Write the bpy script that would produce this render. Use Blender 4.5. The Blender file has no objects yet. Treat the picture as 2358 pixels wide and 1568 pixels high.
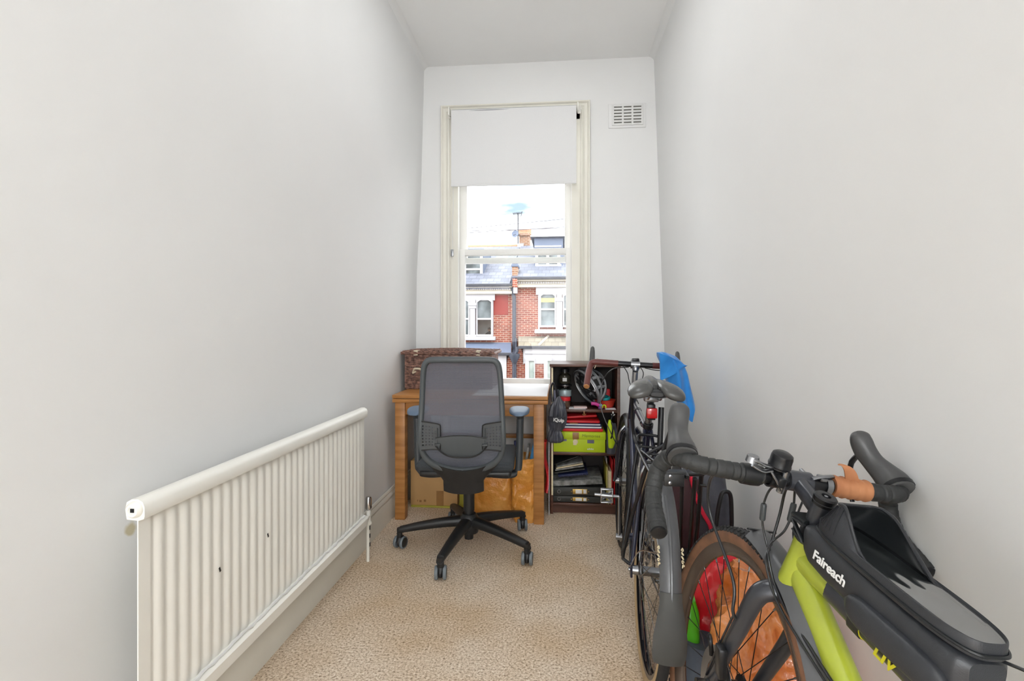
import bpy, bmesh, math, random
from mathutils import Vector as V, Matrix as Mx, noise as NZ
from math import sin, cos, pi, radians as R
random.seed(7)
SC = bpy.context.scene
COL = SC.collection

# ------------------------------------------------------------------ camera, sky, added fill lights, sun, exposure
F, CX, HY, TH, EYE = 1174.0, 1179.0, 757.0, R(5.16), 1.18
cam = bpy.data.cameras.new('camera'); camo = bpy.data.objects.new('camera', cam); COL.objects.link(camo)
camo.location = (0, 0, EYE); camo.rotation_euler = (R(90), 0, TH)
cam.sensor_width = 36; cam.lens = F / 2358 * 36; cam.shift_y = -(784 - HY) / 2358; cam.clip_start = .02; cam.clip_end = 500
SC.camera = camo
SC.view_settings.view_transform = 'Standard'; SC.view_settings.look = 'None'
SC.view_settings.gamma = 1; SC.view_settings.use_curve_mapping = False
SC.view_settings.exposure = 0.16

def lin(c):
    return tuple(((x/255)/12.92 if x/255 <= .04045 else ((x/255+.055)/1.055)**2.4) for x in c)

world = bpy.data.worlds.new('sky'); SC.world = world; world.use_nodes = True
nt = world.node_tree; nt.nodes.clear()
def wn(t): return nt.nodes.new(t)
tc = wn('ShaderNodeTexCoord'); mp = wn('ShaderNodeMapping'); mp.inputs['Scale'].default_value = (1.2, 1.2, 4.5); mp.inputs['Location'].default_value = (.35, .2, .1)
nz = wn('ShaderNodeTexNoise'); nz.inputs['Scale'].default_value = 2.6; nz.inputs['Detail'].default_value = 5
cr = wn('ShaderNodeValToRGB'); cr.color_ramp.elements[0].position = .33; cr.color_ramp.elements[0].color = (.135, .18, .225, 1)
cr.color_ramp.elements[1].position = .50; cr.color_ramp.elements[1].color = (1, 1, 1, 1)
bg = wn('ShaderNodeBackground'); bg.inputs['Strength'].default_value = 4.6; wo = wn('ShaderNodeOutputWorld')
nt.links.new(tc.outputs['Generated'], mp.inputs['Vector']); nt.links.new(mp.outputs[0], nz.inputs['Vector'])
nt.links.new(nz.outputs['Fac'], cr.inputs['Fac']); nt.links.new(cr.outputs[0], bg.inputs['Color']); nt.links.new(bg.outputs[0], wo.inputs['Surface'])

def area(name, loc, rot, sx, sy, power, col=(1, 1, 1)):
    l = bpy.data.lights.new(name, 'AREA'); l.shape = 'RECTANGLE'; l.size = sx; l.size_y = sy; l.energy = power; l.color = col
    o = bpy.data.objects.new(name, l); o.location = loc; o.rotation_euler = rot; COL.objects.link(o); return o
def point_fill(name, loc, r, power, col):
    l = bpy.data.lights.new(name, 'POINT'); l.shadow_soft_size = r; l.energy = power; l.color = col
    o = bpy.data.objects.new(name, l); o.location = loc; COL.objects.link(o); return o
point_fill('rear_fill_point', (.44, -2.75, 1.95), .22, 96, (.945, .973, 1))  # unseen fill light added behind the camera to brighten the room
area('rear_fill_area', (-.15, -3.15, 1.0), (R(92), 0, 0), 1.7, 1.8, 26, (.945, .973, 1))  # second added fill, broad and low, facing the window from behind the camera
area('overhead_fill', (-.15, 2.2, 3.13), (0, 0, 0), .4, 1.4, 8, (.97, .987, 1))  # added fill above the view, lifting the far end of the room
sun = bpy.data.lights.new('hazy_sun', 'SUN'); sun.energy = .6; sun.angle = R(25); suno = bpy.data.objects.new('hazy_sun', sun)
suno.rotation_euler = (R(48), 0, R(-25)); COL.objects.link(suno)

# ------------------------------------------------------------------ pixel of the survey -> point on the plane y = Y
def at(u, v, Y):
    xc = (u - CX) / F; dx = cos(TH)*xc - sin(TH); dy = sin(TH)*xc + cos(TH); k = Y / dy
    return V((dx*k, Y, EYE - (v - HY) / F * k))

# ------------------------------------------------------------------ materials
MATS = {}
def nodes(name):
    m = bpy.data.materials.new(name); m.use_nodes = True; m.node_tree.nodes.clear(); MATS[name] = m
    t = m.node_tree
    return m, t, (lambda k: t.nodes.new(k)), (lambda a, b: t.links.new(a, b))
def pm(name, c, rough=.5, metal=0, var=.07, scale=12, bump=0, bscale=80, coat=0, c2=None, spec=.5, dist=.002, alpha=1, sheen=0, stretch=None):
    if name in MATS: return MATS[name]
    m, t, n, l = nodes(name)
    co = n('ShaderNodeTexCoord'); nzz = n('ShaderNodeTexNoise'); nzz.inputs['Scale'].default_value = scale; nzz.inputs['Detail'].default_value = 3
    src = co.outputs['Object']
    if stretch:
        mpp = n('ShaderNodeMapping'); mpp.inputs['Scale'].default_value = stretch; l(src, mpp.inputs[0]); src = mpp.outputs[0]
    l(src, nzz.inputs['Vector'])
    r = n('ShaderNodeValToRGB'); a = lin(c); b = lin(c2) if c2 else tuple(min(1, x*(1+var)) for x in a); a = a if c2 else tuple(x*(1-var) for x in a)
    r.color_ramp.elements[0].position = .35; r.color_ramp.elements[1].position = .65
    r.color_ramp.elements[0].color = a + (1,); r.color_ramp.elements[1].color = b + (1,)
    l(nzz.outputs['Fac'], r.inputs['Fac'])
    p = n('ShaderNodeBsdfPrincipled'); o = n('ShaderNodeOutputMaterial')
    l(r.outputs[0], p.inputs['Base Color']); p.inputs['Roughness'].default_value = rough; p.inputs['Metallic'].default_value = metal
    p.inputs['Coat Weight'].default_value = coat; p.inputs['Specular IOR Level'].default_value = spec; p.inputs['Alpha'].default_value = alpha
    p.inputs['Sheen Weight'].default_value = sheen
    if bump:
        n2 = n('ShaderNodeTexNoise'); n2.inputs['Scale'].default_value = bscale; n2.inputs['Detail'].default_value = 4; l(src, n2.inputs['Vector'])
        bp = n('ShaderNodeBump'); bp.inputs['Strength'].default_value = bump; bp.inputs['Distance'].default_value = dist
        l(n2.outputs['Fac'], bp.inputs['Height']); l(bp.outputs[0], p.inputs['Normal'])
    l(p.outputs[0], o.inputs['Surface'])
    return m
def thin(name, tint, gloss=.12, rough=.03, haze=0, hcol=(230, 230, 230)):
    m, t, n, l = nodes(name)
    tr = n('ShaderNodeBsdfTransparent'); tr.inputs[0].default_value = lin(tint) + (1,)
    g = n('ShaderNodeBsdfGlossy'); g.inputs['Roughness'].default_value = rough
    lw = n('ShaderNodeLayerWeight'); lw.inputs['Blend'].default_value = .25
    mu = n('ShaderNodeMath'); mu.operation = 'MULTIPLY_ADD'; mu.inputs[1].default_value = .6; mu.inputs[2].default_value = gloss; l(lw.outputs['Fresnel'], mu.inputs[0])
    mx = n('ShaderNodeMixShader'); l(mu.outputs[0], mx.inputs[0]); l(tr.outputs[0], mx.inputs[1]); l(g.outputs[0], mx.inputs[2])
    last = mx
    if haze:
        d = n('ShaderNodeBsdfDiffuse'); d.inputs[0].default_value = lin(hcol) + (1,)
        m2 = n('ShaderNodeMixShader'); m2.inputs[0].default_value = haze; l(mx.outputs[0], m2.inputs[1]); l(d.outputs[0], m2.inputs[2]); last = m2
    o = n('ShaderNodeOutputMaterial'); l(last.outputs[0], o.inputs['Surface']); return m

M_wall = pm('wall_paint', (239, 239, 238), .75, var=.012, scale=1.6, bump=.12, bscale=34, dist=.003)
M_ceil = pm('ceiling_paint', (248, 248, 247), .8, var=.01, scale=2)
M_trim = pm('cream_gloss_paint', (236, 233, 222), .38, var=.02, scale=6)
M_sash = pm('white_gloss_paint', (250, 249, 245), .35, var=.015, scale=6)
M_rad = pm('radiator_enamel', (248, 246, 238), .36, var=.02, scale=5, bump=.08, bscale=60)
M_blind = pm('blind_fabric', (232, 232, 232), .85, var=.01, scale=300)
M_white = pm('white_plastic', (232, 232, 230), .45, var=.01)
M_dark = pm('vent_dark', (120, 118, 112), .9)
M_oak = pm('oak_veneer', (158, 104, 52), .42, c2=(184, 128, 70), scale=3.5, stretch=(1, 1, 14), bump=.05, bscale=30)
M_oakh = pm('oak_veneer_top', (166, 110, 55), .4, c2=(190, 134, 74), scale=3.5, stretch=(1.2, 16, 8), bump=.05, bscale=30)
M_walnut = pm('dark_walnut_board', (70, 42, 33), .38, c2=(92, 58, 45), scale=3, stretch=(3, 3, 20))
M_walnuth = pm('dark_walnut_shelf', (72, 44, 34), .38, c2=(94, 60, 47), scale=3, stretch=(2, 14, 10))
M_back = pm('shelf_back_board', (34, 24, 20), .6)
M_wick = pm('brown_wicker', (84, 56, 47), .45, c2=(150, 110, 94), scale=40, bump=.2, bscale=200)
M_leather = pm('cream_strap', (214, 203, 178), .6)
M_paper = pm('white_paper', (240, 240, 242), .7, var=.01)
M_card = pm('cardboard', (190, 150, 98), .8, var=.05, scale=5)
M_cardt = pm('parcel_tape', (150, 108, 62), .35)
M_obag = pm('orange_woven_bag', (216, 140, 52), .34, c2=(238, 174, 90), scale=6, bump=.6, bscale=22, dist=.02)
M_oplast = pm('orange_plastic_film', (216, 112, 44), .2, c2=(242, 158, 90), scale=9, bump=.7, bscale=20, dist=.018, coat=.6)
M_rplast = pm('red_plastic_film', (228, 28, 44), .24, c2=(244, 58, 66), scale=6, bump=.4, bscale=20, dist=.01)
M_gplast = pm('green_plastic_film', (88, 186, 34), .35)
M_greyc = pm('slate_grey_cloth', (88, 96, 108), .8, bump=.2, bscale=30)
M_plas = pm('charcoal_plastic', (60, 64, 67), .42, var=.05, bump=.04, bscale=400)
M_plasb = pm('black_plastic', (30, 31, 33), .42, var=.06)
M_frameg = pm('grey_chair_plastic', (76, 81, 84), .45, var=.04)
M_pad = pm('blue_grey_armpad', (98, 116, 138), .5, var=.05)
M_seat = pm('seat_cloth', (58, 62, 66), .85, var=.1, scale=200, bump=.2, bscale=300)
M_cast = pm('grey_caster_tread', (112, 120, 126), .4)
M_chrome = pm('chrome', (205, 205, 205), .14, metal=1, var=.03)
M_steel = pm('brushed_steel', (150, 152, 156), .3, metal=1, var=.05)
M_brass = pm('brass', (196, 164, 92), .35, metal=.8, var=.05)
M_blk = pm('black_metal', (28, 29, 32), .32, metal=.3, var=.06)
M_rub = pm('tyre_rubber', (36, 36, 37), .75, var=.12, scale=60, bump=.3, bscale=200)
M_tan = pm('tan_sidewall', (176, 150, 112), .6, var=.1, scale=20)
M_brown = pm('brown_sidewall', (112, 80, 60), .42, c2=(142, 100, 74), scale=20)
M_rim = pm('carbon_grey_rim', (108, 94, 84), .25, metal=.4, var=.06)
M_rimA = pm('black_rim', (40, 42, 50), .25, metal=.6)
M_navy = pm('navy_frame_paint', (40, 43, 64), .18, metal=.35, coat=.6, var=.05)
M_lime = pm('lime_frame_paint', (166, 177, 52), .3, coat=.5, var=.025, scale=4)
M_char = pm('charcoal_frame_paint', (58, 60, 66), .3, metal=.25, coat=.3, var=.04)
M_guard = pm('dark_grey_mudguard', (84, 85, 87), .32, var=.08, scale=8)
M_flap = pm('grey_rubber_flap', (68, 68, 66), .62, var=.06)
M_tape = pm('black_bar_tape', (42, 43, 43), .62, var=.1, scale=60, bump=.25, bscale=260)
M_hood = pm('hood_rubber', (72, 72, 72), .4, var=.06, scale=20, bump=.08, bscale=300)
M_brtape = pm('oxblood_bar_tape', (98, 46, 42), .45, var=.12, scale=30)
M_cork = pm('cork_plug', (170, 118, 70), .7)
M_saddle = pm('worn_grey_saddle', (76, 76, 75), .26, var=.1, scale=14)
M_red = pm('red_reflector', (190, 20, 26), .2, coat=.5)
M_bluec = pm('blue_microfibre', (28, 118, 196), .85, c2=(44, 138, 214), scale=10, bump=.25, bscale=60, sheen=.3)
M_tanl = pm('tan_leather', (164, 104, 66), .6, c2=(188, 128, 86), scale=14, bump=.3, bscale=40)
M_bag = pm('black_frame_bag', (48, 50, 54), .42, var=.05, scale=40, bump=.15, bscale=500)
M_bagd = pm('black_bag_lining', (24, 27, 29), .4)
M_piping = pm('black_piping', (34, 36, 40), .35)
M_mar = pm('maroon_fabric', (70, 44, 48), .75, bump=.2, bscale=60)
M_txt = pm('white_print', (238, 238, 236), .6, var=.01)
M_ylw = pm('yellow_print', (222, 216, 40), .5, var=.02)
M_limebox = pm('lime_card', (186, 208, 22), .55, var=.03)
M_redc = pm('red_card', (214, 28, 38), .5, var=.04)
M_navyc = pm('navy_card', (38, 48, 92), .5)
M_greyl = pm('grey_label', (110, 110, 128), .6)
M_pages = pm('cream_pages', (226, 212, 178), .8, var=.08, scale=120)
M_file = pm('black_file_board', (46, 48, 46), .45, var=.1)
M_fileg = pm('marbled_file_board', (96, 98, 94), .5, c2=(160, 160, 158), scale=30)
M_hiviz = pm('hi_vis_fabric', (196, 224, 20), .6, var=.06)
M_umb = pm('charcoal_nylon', (52, 54, 62), .42, c2=(78, 80, 90), scale=9, bump=.5, bscale=22, dist=.01)
M_helm = pm('helmet_gloss', (84, 86, 90), .22, coat=.6, c2=(150, 152, 155), scale=6)
M_helmd = pm('helmet_foam', (26, 27, 28), .7)
M_glassj = thin('jar_glass', (235, 240, 238), .15)
M_farglass = thin('far_house_glass', (236, 240, 240), .05, .02)
M_glass = thin('window_glass', (252, 253, 253), .008, .01)
M_vinyl = thin('clear_vinyl', (200, 204, 205), .42, .09)
M_teal = pm('teal_plastic', (40, 170, 176), .4)
M_orred = pm('terracotta_red_plastic', (206, 62, 44), .4)
M_pink = pm('pink_plastic', (206, 60, 150), .4)
M_purp = pm('purple_plastic', (120, 50, 140), .4)
M_olive = pm('olive_box_base', (170, 160, 60), .6)
M_blackspk = pm('black_spoke', (26, 26, 28), .35, metal=.6)
M_stl = pm('bright_spoke', (150, 150, 150), .25, metal=1)
M_hose = pm('cable_housing', (28, 30, 34), .3, coat=.3)
M_slate = None

def stain(m, spots):
    t = m.node_tree; n = t.nodes.new; l = t.links.new
    p = next(x for x in t.nodes if x.type == 'BSDF_PRINCIPLED'); src = p.inputs['Base Color'].links[0].from_socket
    co = n('ShaderNodeTexCoord'); nz_ = n('ShaderNodeTexNoise'); nz_.inputs['Scale'].default_value = 22; nz_.inputs['Detail'].default_value = 4; l(co.outputs['Object'], nz_.inputs['Vector'])
    for c, r, col in spots:
        d = n('ShaderNodeVectorMath'); d.operation = 'DISTANCE'; d.inputs[1].default_value = c; l(co.outputs['Object'], d.inputs[0])
        ma = n('ShaderNodeMath'); ma.operation = 'MULTIPLY_ADD'; ma.inputs[1].default_value = r*1.4; l(nz_.outputs['Fac'], ma.inputs[0]); l(d.outputs['Value'], ma.inputs[2])
        mr = n('ShaderNodeMapRange'); mr.inputs['From Min'].default_value = r*1.35; mr.inputs['From Max'].default_value = r*1.75; mr.inputs['To Min'].default_value = 1; mr.inputs['To Max'].default_value = 0; l(ma.outputs[0], mr.inputs['Value'])
        mx = n('ShaderNodeMix'); mx.data_type = 'RGBA'; l(mr.outputs[0], mx.inputs['Factor']); l(src, mx.inputs['A']); mx.inputs['B'].default_value = lin(col)+(1,); src = mx.outputs['Result']
    l(src, p.inputs['Base Color'])
stain(M_wall, [((-1.062, 1.182, .678), .020, (206, 196, 166))])
def carpet():
    m, t, n, l = nodes('carpet_pile')
    co = n('ShaderNodeTexCoord')
    a = n('ShaderNodeTexNoise'); a.inputs['Scale'].default_value = 115; a.inputs['Detail'].default_value = 6; a.inputs['Roughness'].default_value = .82
    l(co.outputs['Object'], a.inputs['Vector'])
    r = n('ShaderNodeValToRGB'); e = r.color_ramp.elements
    e[0].position = .38; e[0].color = lin((108, 88, 70)) + (1,); e[1].position = .62; e[1].color = lin((255, 248, 238)) + (1,)
    k = e.new(.46); k.color = lin((212, 190, 164)) + (1,); k = e.new(.56); k.color = lin((240, 224, 204)) + (1,)
    l(a.outputs['Fac'], r.inputs['Fac'])
    b = n('ShaderNodeTexNoise'); b.inputs['Scale'].default_value = 2.2; b.inputs['Detail'].default_value = 3; l(co.outputs['Object'], b.inputs['Vector'])
    r2 = n('ShaderNodeValToRGB'); r2.color_ramp.elements[0].position = .36; r2.color_ramp.elements[0].color = lin((238, 229, 216)) + (1,)
    r2.color_ramp.elements[1].position = .6; r2.color_ramp.elements[1].color = (1, 1, 1, 1); l(b.outputs['Fac'], r2.inputs['Fac'])
    mx = n('ShaderNodeMix'); mx.data_type = 'RGBA'; mx.blend_type = 'MULTIPLY'; mx.inputs['Factor'].default_value = 1
    l(r.outputs[0], mx.inputs['A']); l(r2.outputs[0], mx.inputs['B'])
    bp = n('ShaderNodeBump'); bp.inputs['Strength'].default_value = .35; bp.inputs['Distance'].default_value = .003; l(a.outputs['Fac'], bp.inputs['Height'])
    p = n('ShaderNodeBsdfPrincipled'); p.inputs['Roughness'].default_value = .95; p.inputs['Specular IOR Level'].default_value = .1
    l(mx.outputs['Result'], p.inputs['Base Color']); l(bp.outputs[0], p.inputs['Normal'])
    o = n('ShaderNodeOutputMaterial'); l(p.outputs[0], o.inputs['Surface']); return m
M_carpet = carpet()
def bricks(name, c1, c2, mort, bw=.225, bh=.075, ms=.012, rough=.85):
    m, t, n, l = nodes(name)
    co = n('ShaderNodeTexCoord'); sp = n('ShaderNodeSeparateXYZ'); cb = n('ShaderNodeCombineXYZ'); l(co.outputs['Object'], sp.inputs[0])
    l(sp.outputs['X'], cb.inputs['X']); l(sp.outputs['Z'], cb.inputs['Y'])
    b = n('ShaderNodeTexBrick'); b.inputs['Scale'].default_value = 1; b.inputs['Brick Width'].default_value = bw; b.inputs['Row Height'].default_value = bh
    b.inputs['Mortar Size'].default_value = ms; b.inputs['Color1'].default_value = lin(c1) + (1,); b.inputs['Color2'].default_value = lin(c2) + (1,); b.inputs['Mortar'].default_value = lin(mort) + (1,)
    l(cb.outputs[0], b.inputs['Vector'])
    nn = n('ShaderNodeTexNoise'); nn.inputs['Scale'].default_value = 1.3; l(co.outputs['Object'], nn.inputs['Vector'])
    mx = n('ShaderNodeMix'); mx.data_type = 'RGBA'; mx.blend_type = 'OVERLAY'; mx.inputs['Factor'].default_value = .35; l(b.outputs['Color'], mx.inputs['A']); l(nn.outputs['Fac'], mx.inputs['B'])
    bp = n('ShaderNodeBump'); bp.inputs['Strength'].default_value = .5; bp.inputs['Distance'].default_value = .01; bp.invert = True; l(b.outputs['Fac'], bp.inputs['Height'])
    p = n('ShaderNodeBsdfPrincipled'); p.inputs['Roughness'].default_value = rough; l(mx.outputs['Result'], p.inputs['Base Color']); l(bp.outputs[0], p.inputs['Normal'])
    o = n('ShaderNodeOutputMaterial'); l(p.outputs[0], o.inputs['Surface']); return m
M_brick = bricks('red_brick', (120, 46, 31), (150, 74, 52), (172, 150, 134), ms=.010)
M_brickb = bricks('buff_brick', (134, 94, 68), (154, 112, 84), (162, 146, 132))
M_slate = bricks('grey_slates', (104, 109, 124), (124, 128, 142), (90, 94, 108), .3, .17, .01, .6)
M_tiles = bricks('tan_bay_tiles', (132, 125, 110), (152, 145, 130), (118, 110, 98), .26, .16, .01, .7)
M_redren = pm('red_masonry_paint', (134, 44, 36), .8, var=.06, scale=3)
M_stucco = pm('white_stucco', (186, 186, 190), .7, var=.02, scale=3)
M_cream = pm('cream_stucco', (186, 180, 166), .7, var=.03, scale=3)
M_lead = pm('lead_grey', (102, 114, 136), .5, var=.06, scale=2)
M_pipe = pm('painted_iron_pipe', (52, 58, 72), .5)
M_pane = pm('dark_far_pane', (62, 70, 72), .12, c2=(132, 142, 146), scale=1.5)
M_gut = pm('black_gutter', (66, 68, 76), .5)
M_pot = pm('chimney_clay', (190, 140, 110), .8)
M_road = pm('asphalt', (110, 110, 112), .9)

def mesh_fabric():
    m, t, n, l = nodes('woven_chair_mesh')
    co = n('ShaderNodeTexCoord'); w = n('ShaderNodeTexWave'); w.inputs['Scale'].default_value = 95; w.inputs['Distortion'].default_value = .6; w.bands_direction = 'X'
    w2 = n('ShaderNodeTexWave'); w2.inputs['Scale'].default_value = 60; w2.inputs['Distortion'].default_value = .8; w2.bands_direction = 'Z'
    l(co.outputs['Object'], w.inputs['Vector']); l(co.outputs['Object'], w2.inputs['Vector'])
    ad = n('ShaderNodeMath'); ad.operation = 'MULTIPLY'; l(w.outputs['Fac'], ad.inputs[0]); l(w2.outputs['Fac'], ad.inputs[1])
    mr = n('ShaderNodeMapRange'); mr.inputs['To Min'].default_value = .94; mr.inputs['To Max'].default_value = .52; l(ad.outputs[0], mr.inputs['Value'])
    d = n('ShaderNodeBsdfPrincipled'); d.inputs['Base Color'].default_value = lin((100, 103, 114)) + (1,); d.inputs['Roughness'].default_value = .7
    tr = n('ShaderNodeBsdfTransparent'); mx = n('ShaderNodeMixShader'); l(mr.outputs[0], mx.inputs[0]); l(tr.outputs[0], mx.inputs[1]); l(d.outputs[0], mx.inputs[2])
    o = n('ShaderNodeOutputMaterial'); l(mx.outputs[0], o.inputs['Surface']); return m
M_mesh = mesh_fabric()

# ------------------------------------------------------------------ mesh building
def spl(P, n=8, closed=False):
    P = [V(p) for p in P]; out = []; N = len(P)
    for i in range(N if closed else N-1):
        a, b, c, d = (P[(i-1) % N], P[i], P[(i+1) % N], P[(i+2) % N]) if closed else (P[max(i-1, 0)], P[i], P[i+1], P[min(i+2, N-1)])
        for k in range(n):
            t = k/n; out.append(.5*((2*b)+(c-a)*t+(2*a-5*b+4*c-d)*t*t+(3*b-a-3*c+d)*t**3))
    if not closed: out.append(P[-1])
    return out
class MB:
    def __init__(s, T=None): s.v = []; s.f = []; s.T = T
    def add(s, vs, fs):
        o = len(s.v); T = s.T
        s.v += [(T @ V(p)) if T else V(p) for p in vs]; s.f += [tuple(i+o for i in f) for f in fs]; return s
    def box(s, a, b, bev=0, rot=None, seg=2):
        a, b = V(a), V(b); c = (a+b)/2; h = (b-a)/2; h = V((abs(h.x), abs(h.y), abs(h.z)))
        if not bev:
            vs = [V((x*h.x, y*h.y, z*h.z)) for x in (-1, 1) for y in (-1, 1) for z in (-1, 1)]
            fs = [(0, 1, 3, 2), (4, 6, 7, 5), (0, 4, 5, 1), (2, 3, 7, 6), (0, 2, 6, 4), (1, 5, 7, 3)]
        else:
            bm = bmesh.new(); bmesh.ops.create_cube(bm, size=2)
            for v in bm.verts: v.co = V((v.co.x*h.x, v.co.y*h.y, v.co.z*h.z))
            bmesh.ops.bevel(bm, geom=list(bm.edges), offset=min(bev, .98*min(h)), segments=seg, profile=.5, affect='EDGES')
            bm.verts.ensure_lookup_table(); vs = [v.co.copy() for v in bm.verts]; fs = [tuple(v.index for v in f.verts) for f in bm.faces]; bm.free()
        if rot is not None: vs = [rot @ v for v in vs]
        return s.add([v+c for v in vs], fs)
    def ring(s, secs, seg=14, caps=True, ex=2, closed=False):
        vs = []; fs = []
        for c, ax, ay in secs:
            c, ax, ay = V(c), V(ax), V(ay)
            for k in range(seg):
                t = 2*pi*k/seg; ct, st = cos(t), sin(t)
                vs.append(c + ax*math.copysign(abs(ct)**(2/ex), ct) + ay*math.copysign(abs(st)**(2/ex), st))
        N = len(secs)
        for i in range(N if closed else N-1):
            j = (i+1) % N
            for k in range(seg):
                q = (k+1) % seg; fs.append((i*seg+k, i*seg+q, j*seg+q, j*seg+k))
        if caps and not closed: fs += [tuple(range(seg-1, -1, -1)), tuple((N-1)*seg+k for k in range(seg))]
        return s.add(vs, fs)
    def tube(s, P, r, seg=10, closed=False, caps=True, flat=1):
        P = [V(p) for p in P]; N = len(P); secs = []; nrm = None
        for i in range(N):
            d = (P[(i+1) % N]-P[i-1]) if closed else (P[min(i+1, N-1)]-P[max(i-1, 0)])
            d.normalize()
            if nrm is None:
                nrm = d.cross(V((0, 0, 1)))
                if nrm.length < .1: nrm = d.cross(V((1, 0, 0)))
            nrm = nrm - d*nrm.dot(d); nrm.normalize(); b = d.cross(nrm)
            q = r[i] if isinstance(r, (list, tuple)) else r
            secs.append((P[i], nrm*q, b*q*flat))
        return s.ring(secs, seg, caps, closed=closed)
    def lathe(s, prof, o, axis, seg=32, caps=False, a0=0, a1=2*pi):
        axis = V(axis).normalized(); x = axis.cross(V((0, 0, 1)))
        if x.length < .1: x = axis.cross(V((0, 1, 0)))
        x.normalize(); y = axis.cross(x); o = V(o); full = abs(a1-a0-2*pi) < 1e-6; n = seg if full else seg+1
        vs = [o + axis*h + (x*cos(a0+(a1-a0)*k/seg)+y*sin(a0+(a1-a0)*k/seg))*r for k in range(n) for r, h in prof]
        m = len(prof); fs = []
        for k in range(seg):
            q = (k+1) % n
            for i in range(m-1): fs.append((k*m+i, k*m+i+1, q*m+i+1, q*m+i))
        return s.add(vs, fs)
    def cyl(s, a, b, r, seg=16, r2=None):
        a, b = V(a), V(b); d = b-a
        return s.lathe([(0, 0), (r, 0), (r if r2 is None else r2, d.length), (0, d.length)], a, d, seg)
    def grid(s, fn, nu, nv, cu=False):
        vs = [fn(i/nu, j/nv) for i in range(nu+1) for j in range(nv+1)]
        return s.add(vs, [(i*(nv+1)+j, (i+1)*(nv+1)+j, (i+1)*(nv+1)+j+1, i*(nv+1)+j+1) for i in range(nu) for j in range(nv)])
    def sheet(s, fn, nu, nv, th):
        """grid with thickness: fn(u,v)->(point, normal)"""
        A = [fn(i/nu, j/nv) for i in range(nu+1) for j in range(nv+1)]; n = len(A)
        vs = [p for p, q in A] + [p - q*th for p, q in A]; fs = []; id_ = lambda i, j: i*(nv+1)+j
        for i in range(nu):
            for j in range(nv):
                a, b, c, d = id_(i, j), id_(i+1, j), id_(i+1, j+1), id_(i, j+1); fs += [(a, b, c, d), (n+d, n+c, n+b, n+a)]
        for i in range(nu):
            a, b = id_(i, 0), id_(i+1, 0); fs.append((b, a, n+a, n+b)); a, b = id_(i, nv), id_(i+1, nv); fs.append((a, b, n+b, n+a))
        for j in range(nv):
            a, b = id_(0, j), id_(0, j+1); fs.append((a, b, n+b, n+a)); a, b = id_(nu, j), id_(nu, j+1); fs.append((b, a, n+a, n+b))
        return s.add(vs, fs)
    def prism(s, poly, d):
        """closed 3d polygon extruded along d"""
        P = [V(p) for p in poly]; n = len(P); d = V(d)
        return s.add(P+[p+d for p in P], [tuple(range(n-1, -1, -1)), tuple(range(n, 2*n))]+[(i, (i+1) % n, (i+1) % n+n, i+n) for i in range(n)])
    def build(s, name, mat, parent=None, ang=38, **tags):
        me = bpy.data.meshes.new(name); vs = s.v
        if parent is not None:
            inv = WM[parent.name].inverted(); vs = [inv @ p for p in vs]
        me.from_pydata([tuple(p) for p in vs], [], s.f); me.materials.append(mat)
        bm = bmesh.new(); bm.from_mesh(me); bmesh.ops.recalc_face_normals(bm, faces=bm.faces); bm.to_mesh(me); bm.free()
        if ang:
            me.shade_smooth(); me.set_sharp_from_angle(angle=R(ang))
        o = bpy.data.objects.new(name, me); COL.objects.link(o)
        if parent is not None: o.parent = parent; WM[o.name] = WM[parent.name]
        else: WM[o.name] = Mx.Identity(4)
        for k, x in tags.items(): o[k] = x
        return o
WM = {}
def thing(name, label, cat, M=None, group=None):
    o = bpy.data.objects.new(name, None); COL.objects.link(o); o.empty_display_size = .05
    M = M if M is not None else Mx.Identity(4)
    if not isinstance(M, Mx): M = Mx.Translation(V(M))
    o.matrix_world = M; WM[o.name] = M.copy(); o['label'] = label; o['category'] = cat
    if group: o['group'] = group
    return o
def tag(o, label, cat, group=None):
    o['label'] = label; o['category'] = cat
    if group: o['group'] = group
    return o
def rebase(o, loc):
    """move a single mesh's origin to its base"""
    loc = V(loc); o.data.transform(Mx.Translation(-loc)); o.location = loc; WM[o.name] = Mx.Translation(loc); return o
def basis(o, x, y, z):
    m = Mx.Identity(4)
    for i, a in enumerate((x, y, z)):
        for j in range(3): m[j][i] = a[j]
    for j in range(3): m[j][3] = o[j]
    return m
def text(name, body, size, M, mat, parent, ext=.0006, shear=0, sx=1, align='CENTER', off=0):
    c = bpy.data.curves.new(name, 'FONT'); c.body = body; c.size = size; c.extrude = ext; c.align_x = align; c.align_y = 'CENTER'; c.shear = shear; c.offset = off
    t = bpy.data.objects.new(name, c); me = bpy.data.meshes.new_from_object(t); bpy.data.objects.remove(t); bpy.data.curves.remove(c)
    me.transform(WM[parent.name].inverted() @ M @ Mx.Diagonal((sx, 1, 1, 1))); me.materials.clear(); me.materials.append(mat)
    o = bpy.data.objects.new(name, me); COL.objects.link(o); o.parent = parent; WM[o.name] = WM[parent.name]
    return o
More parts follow.
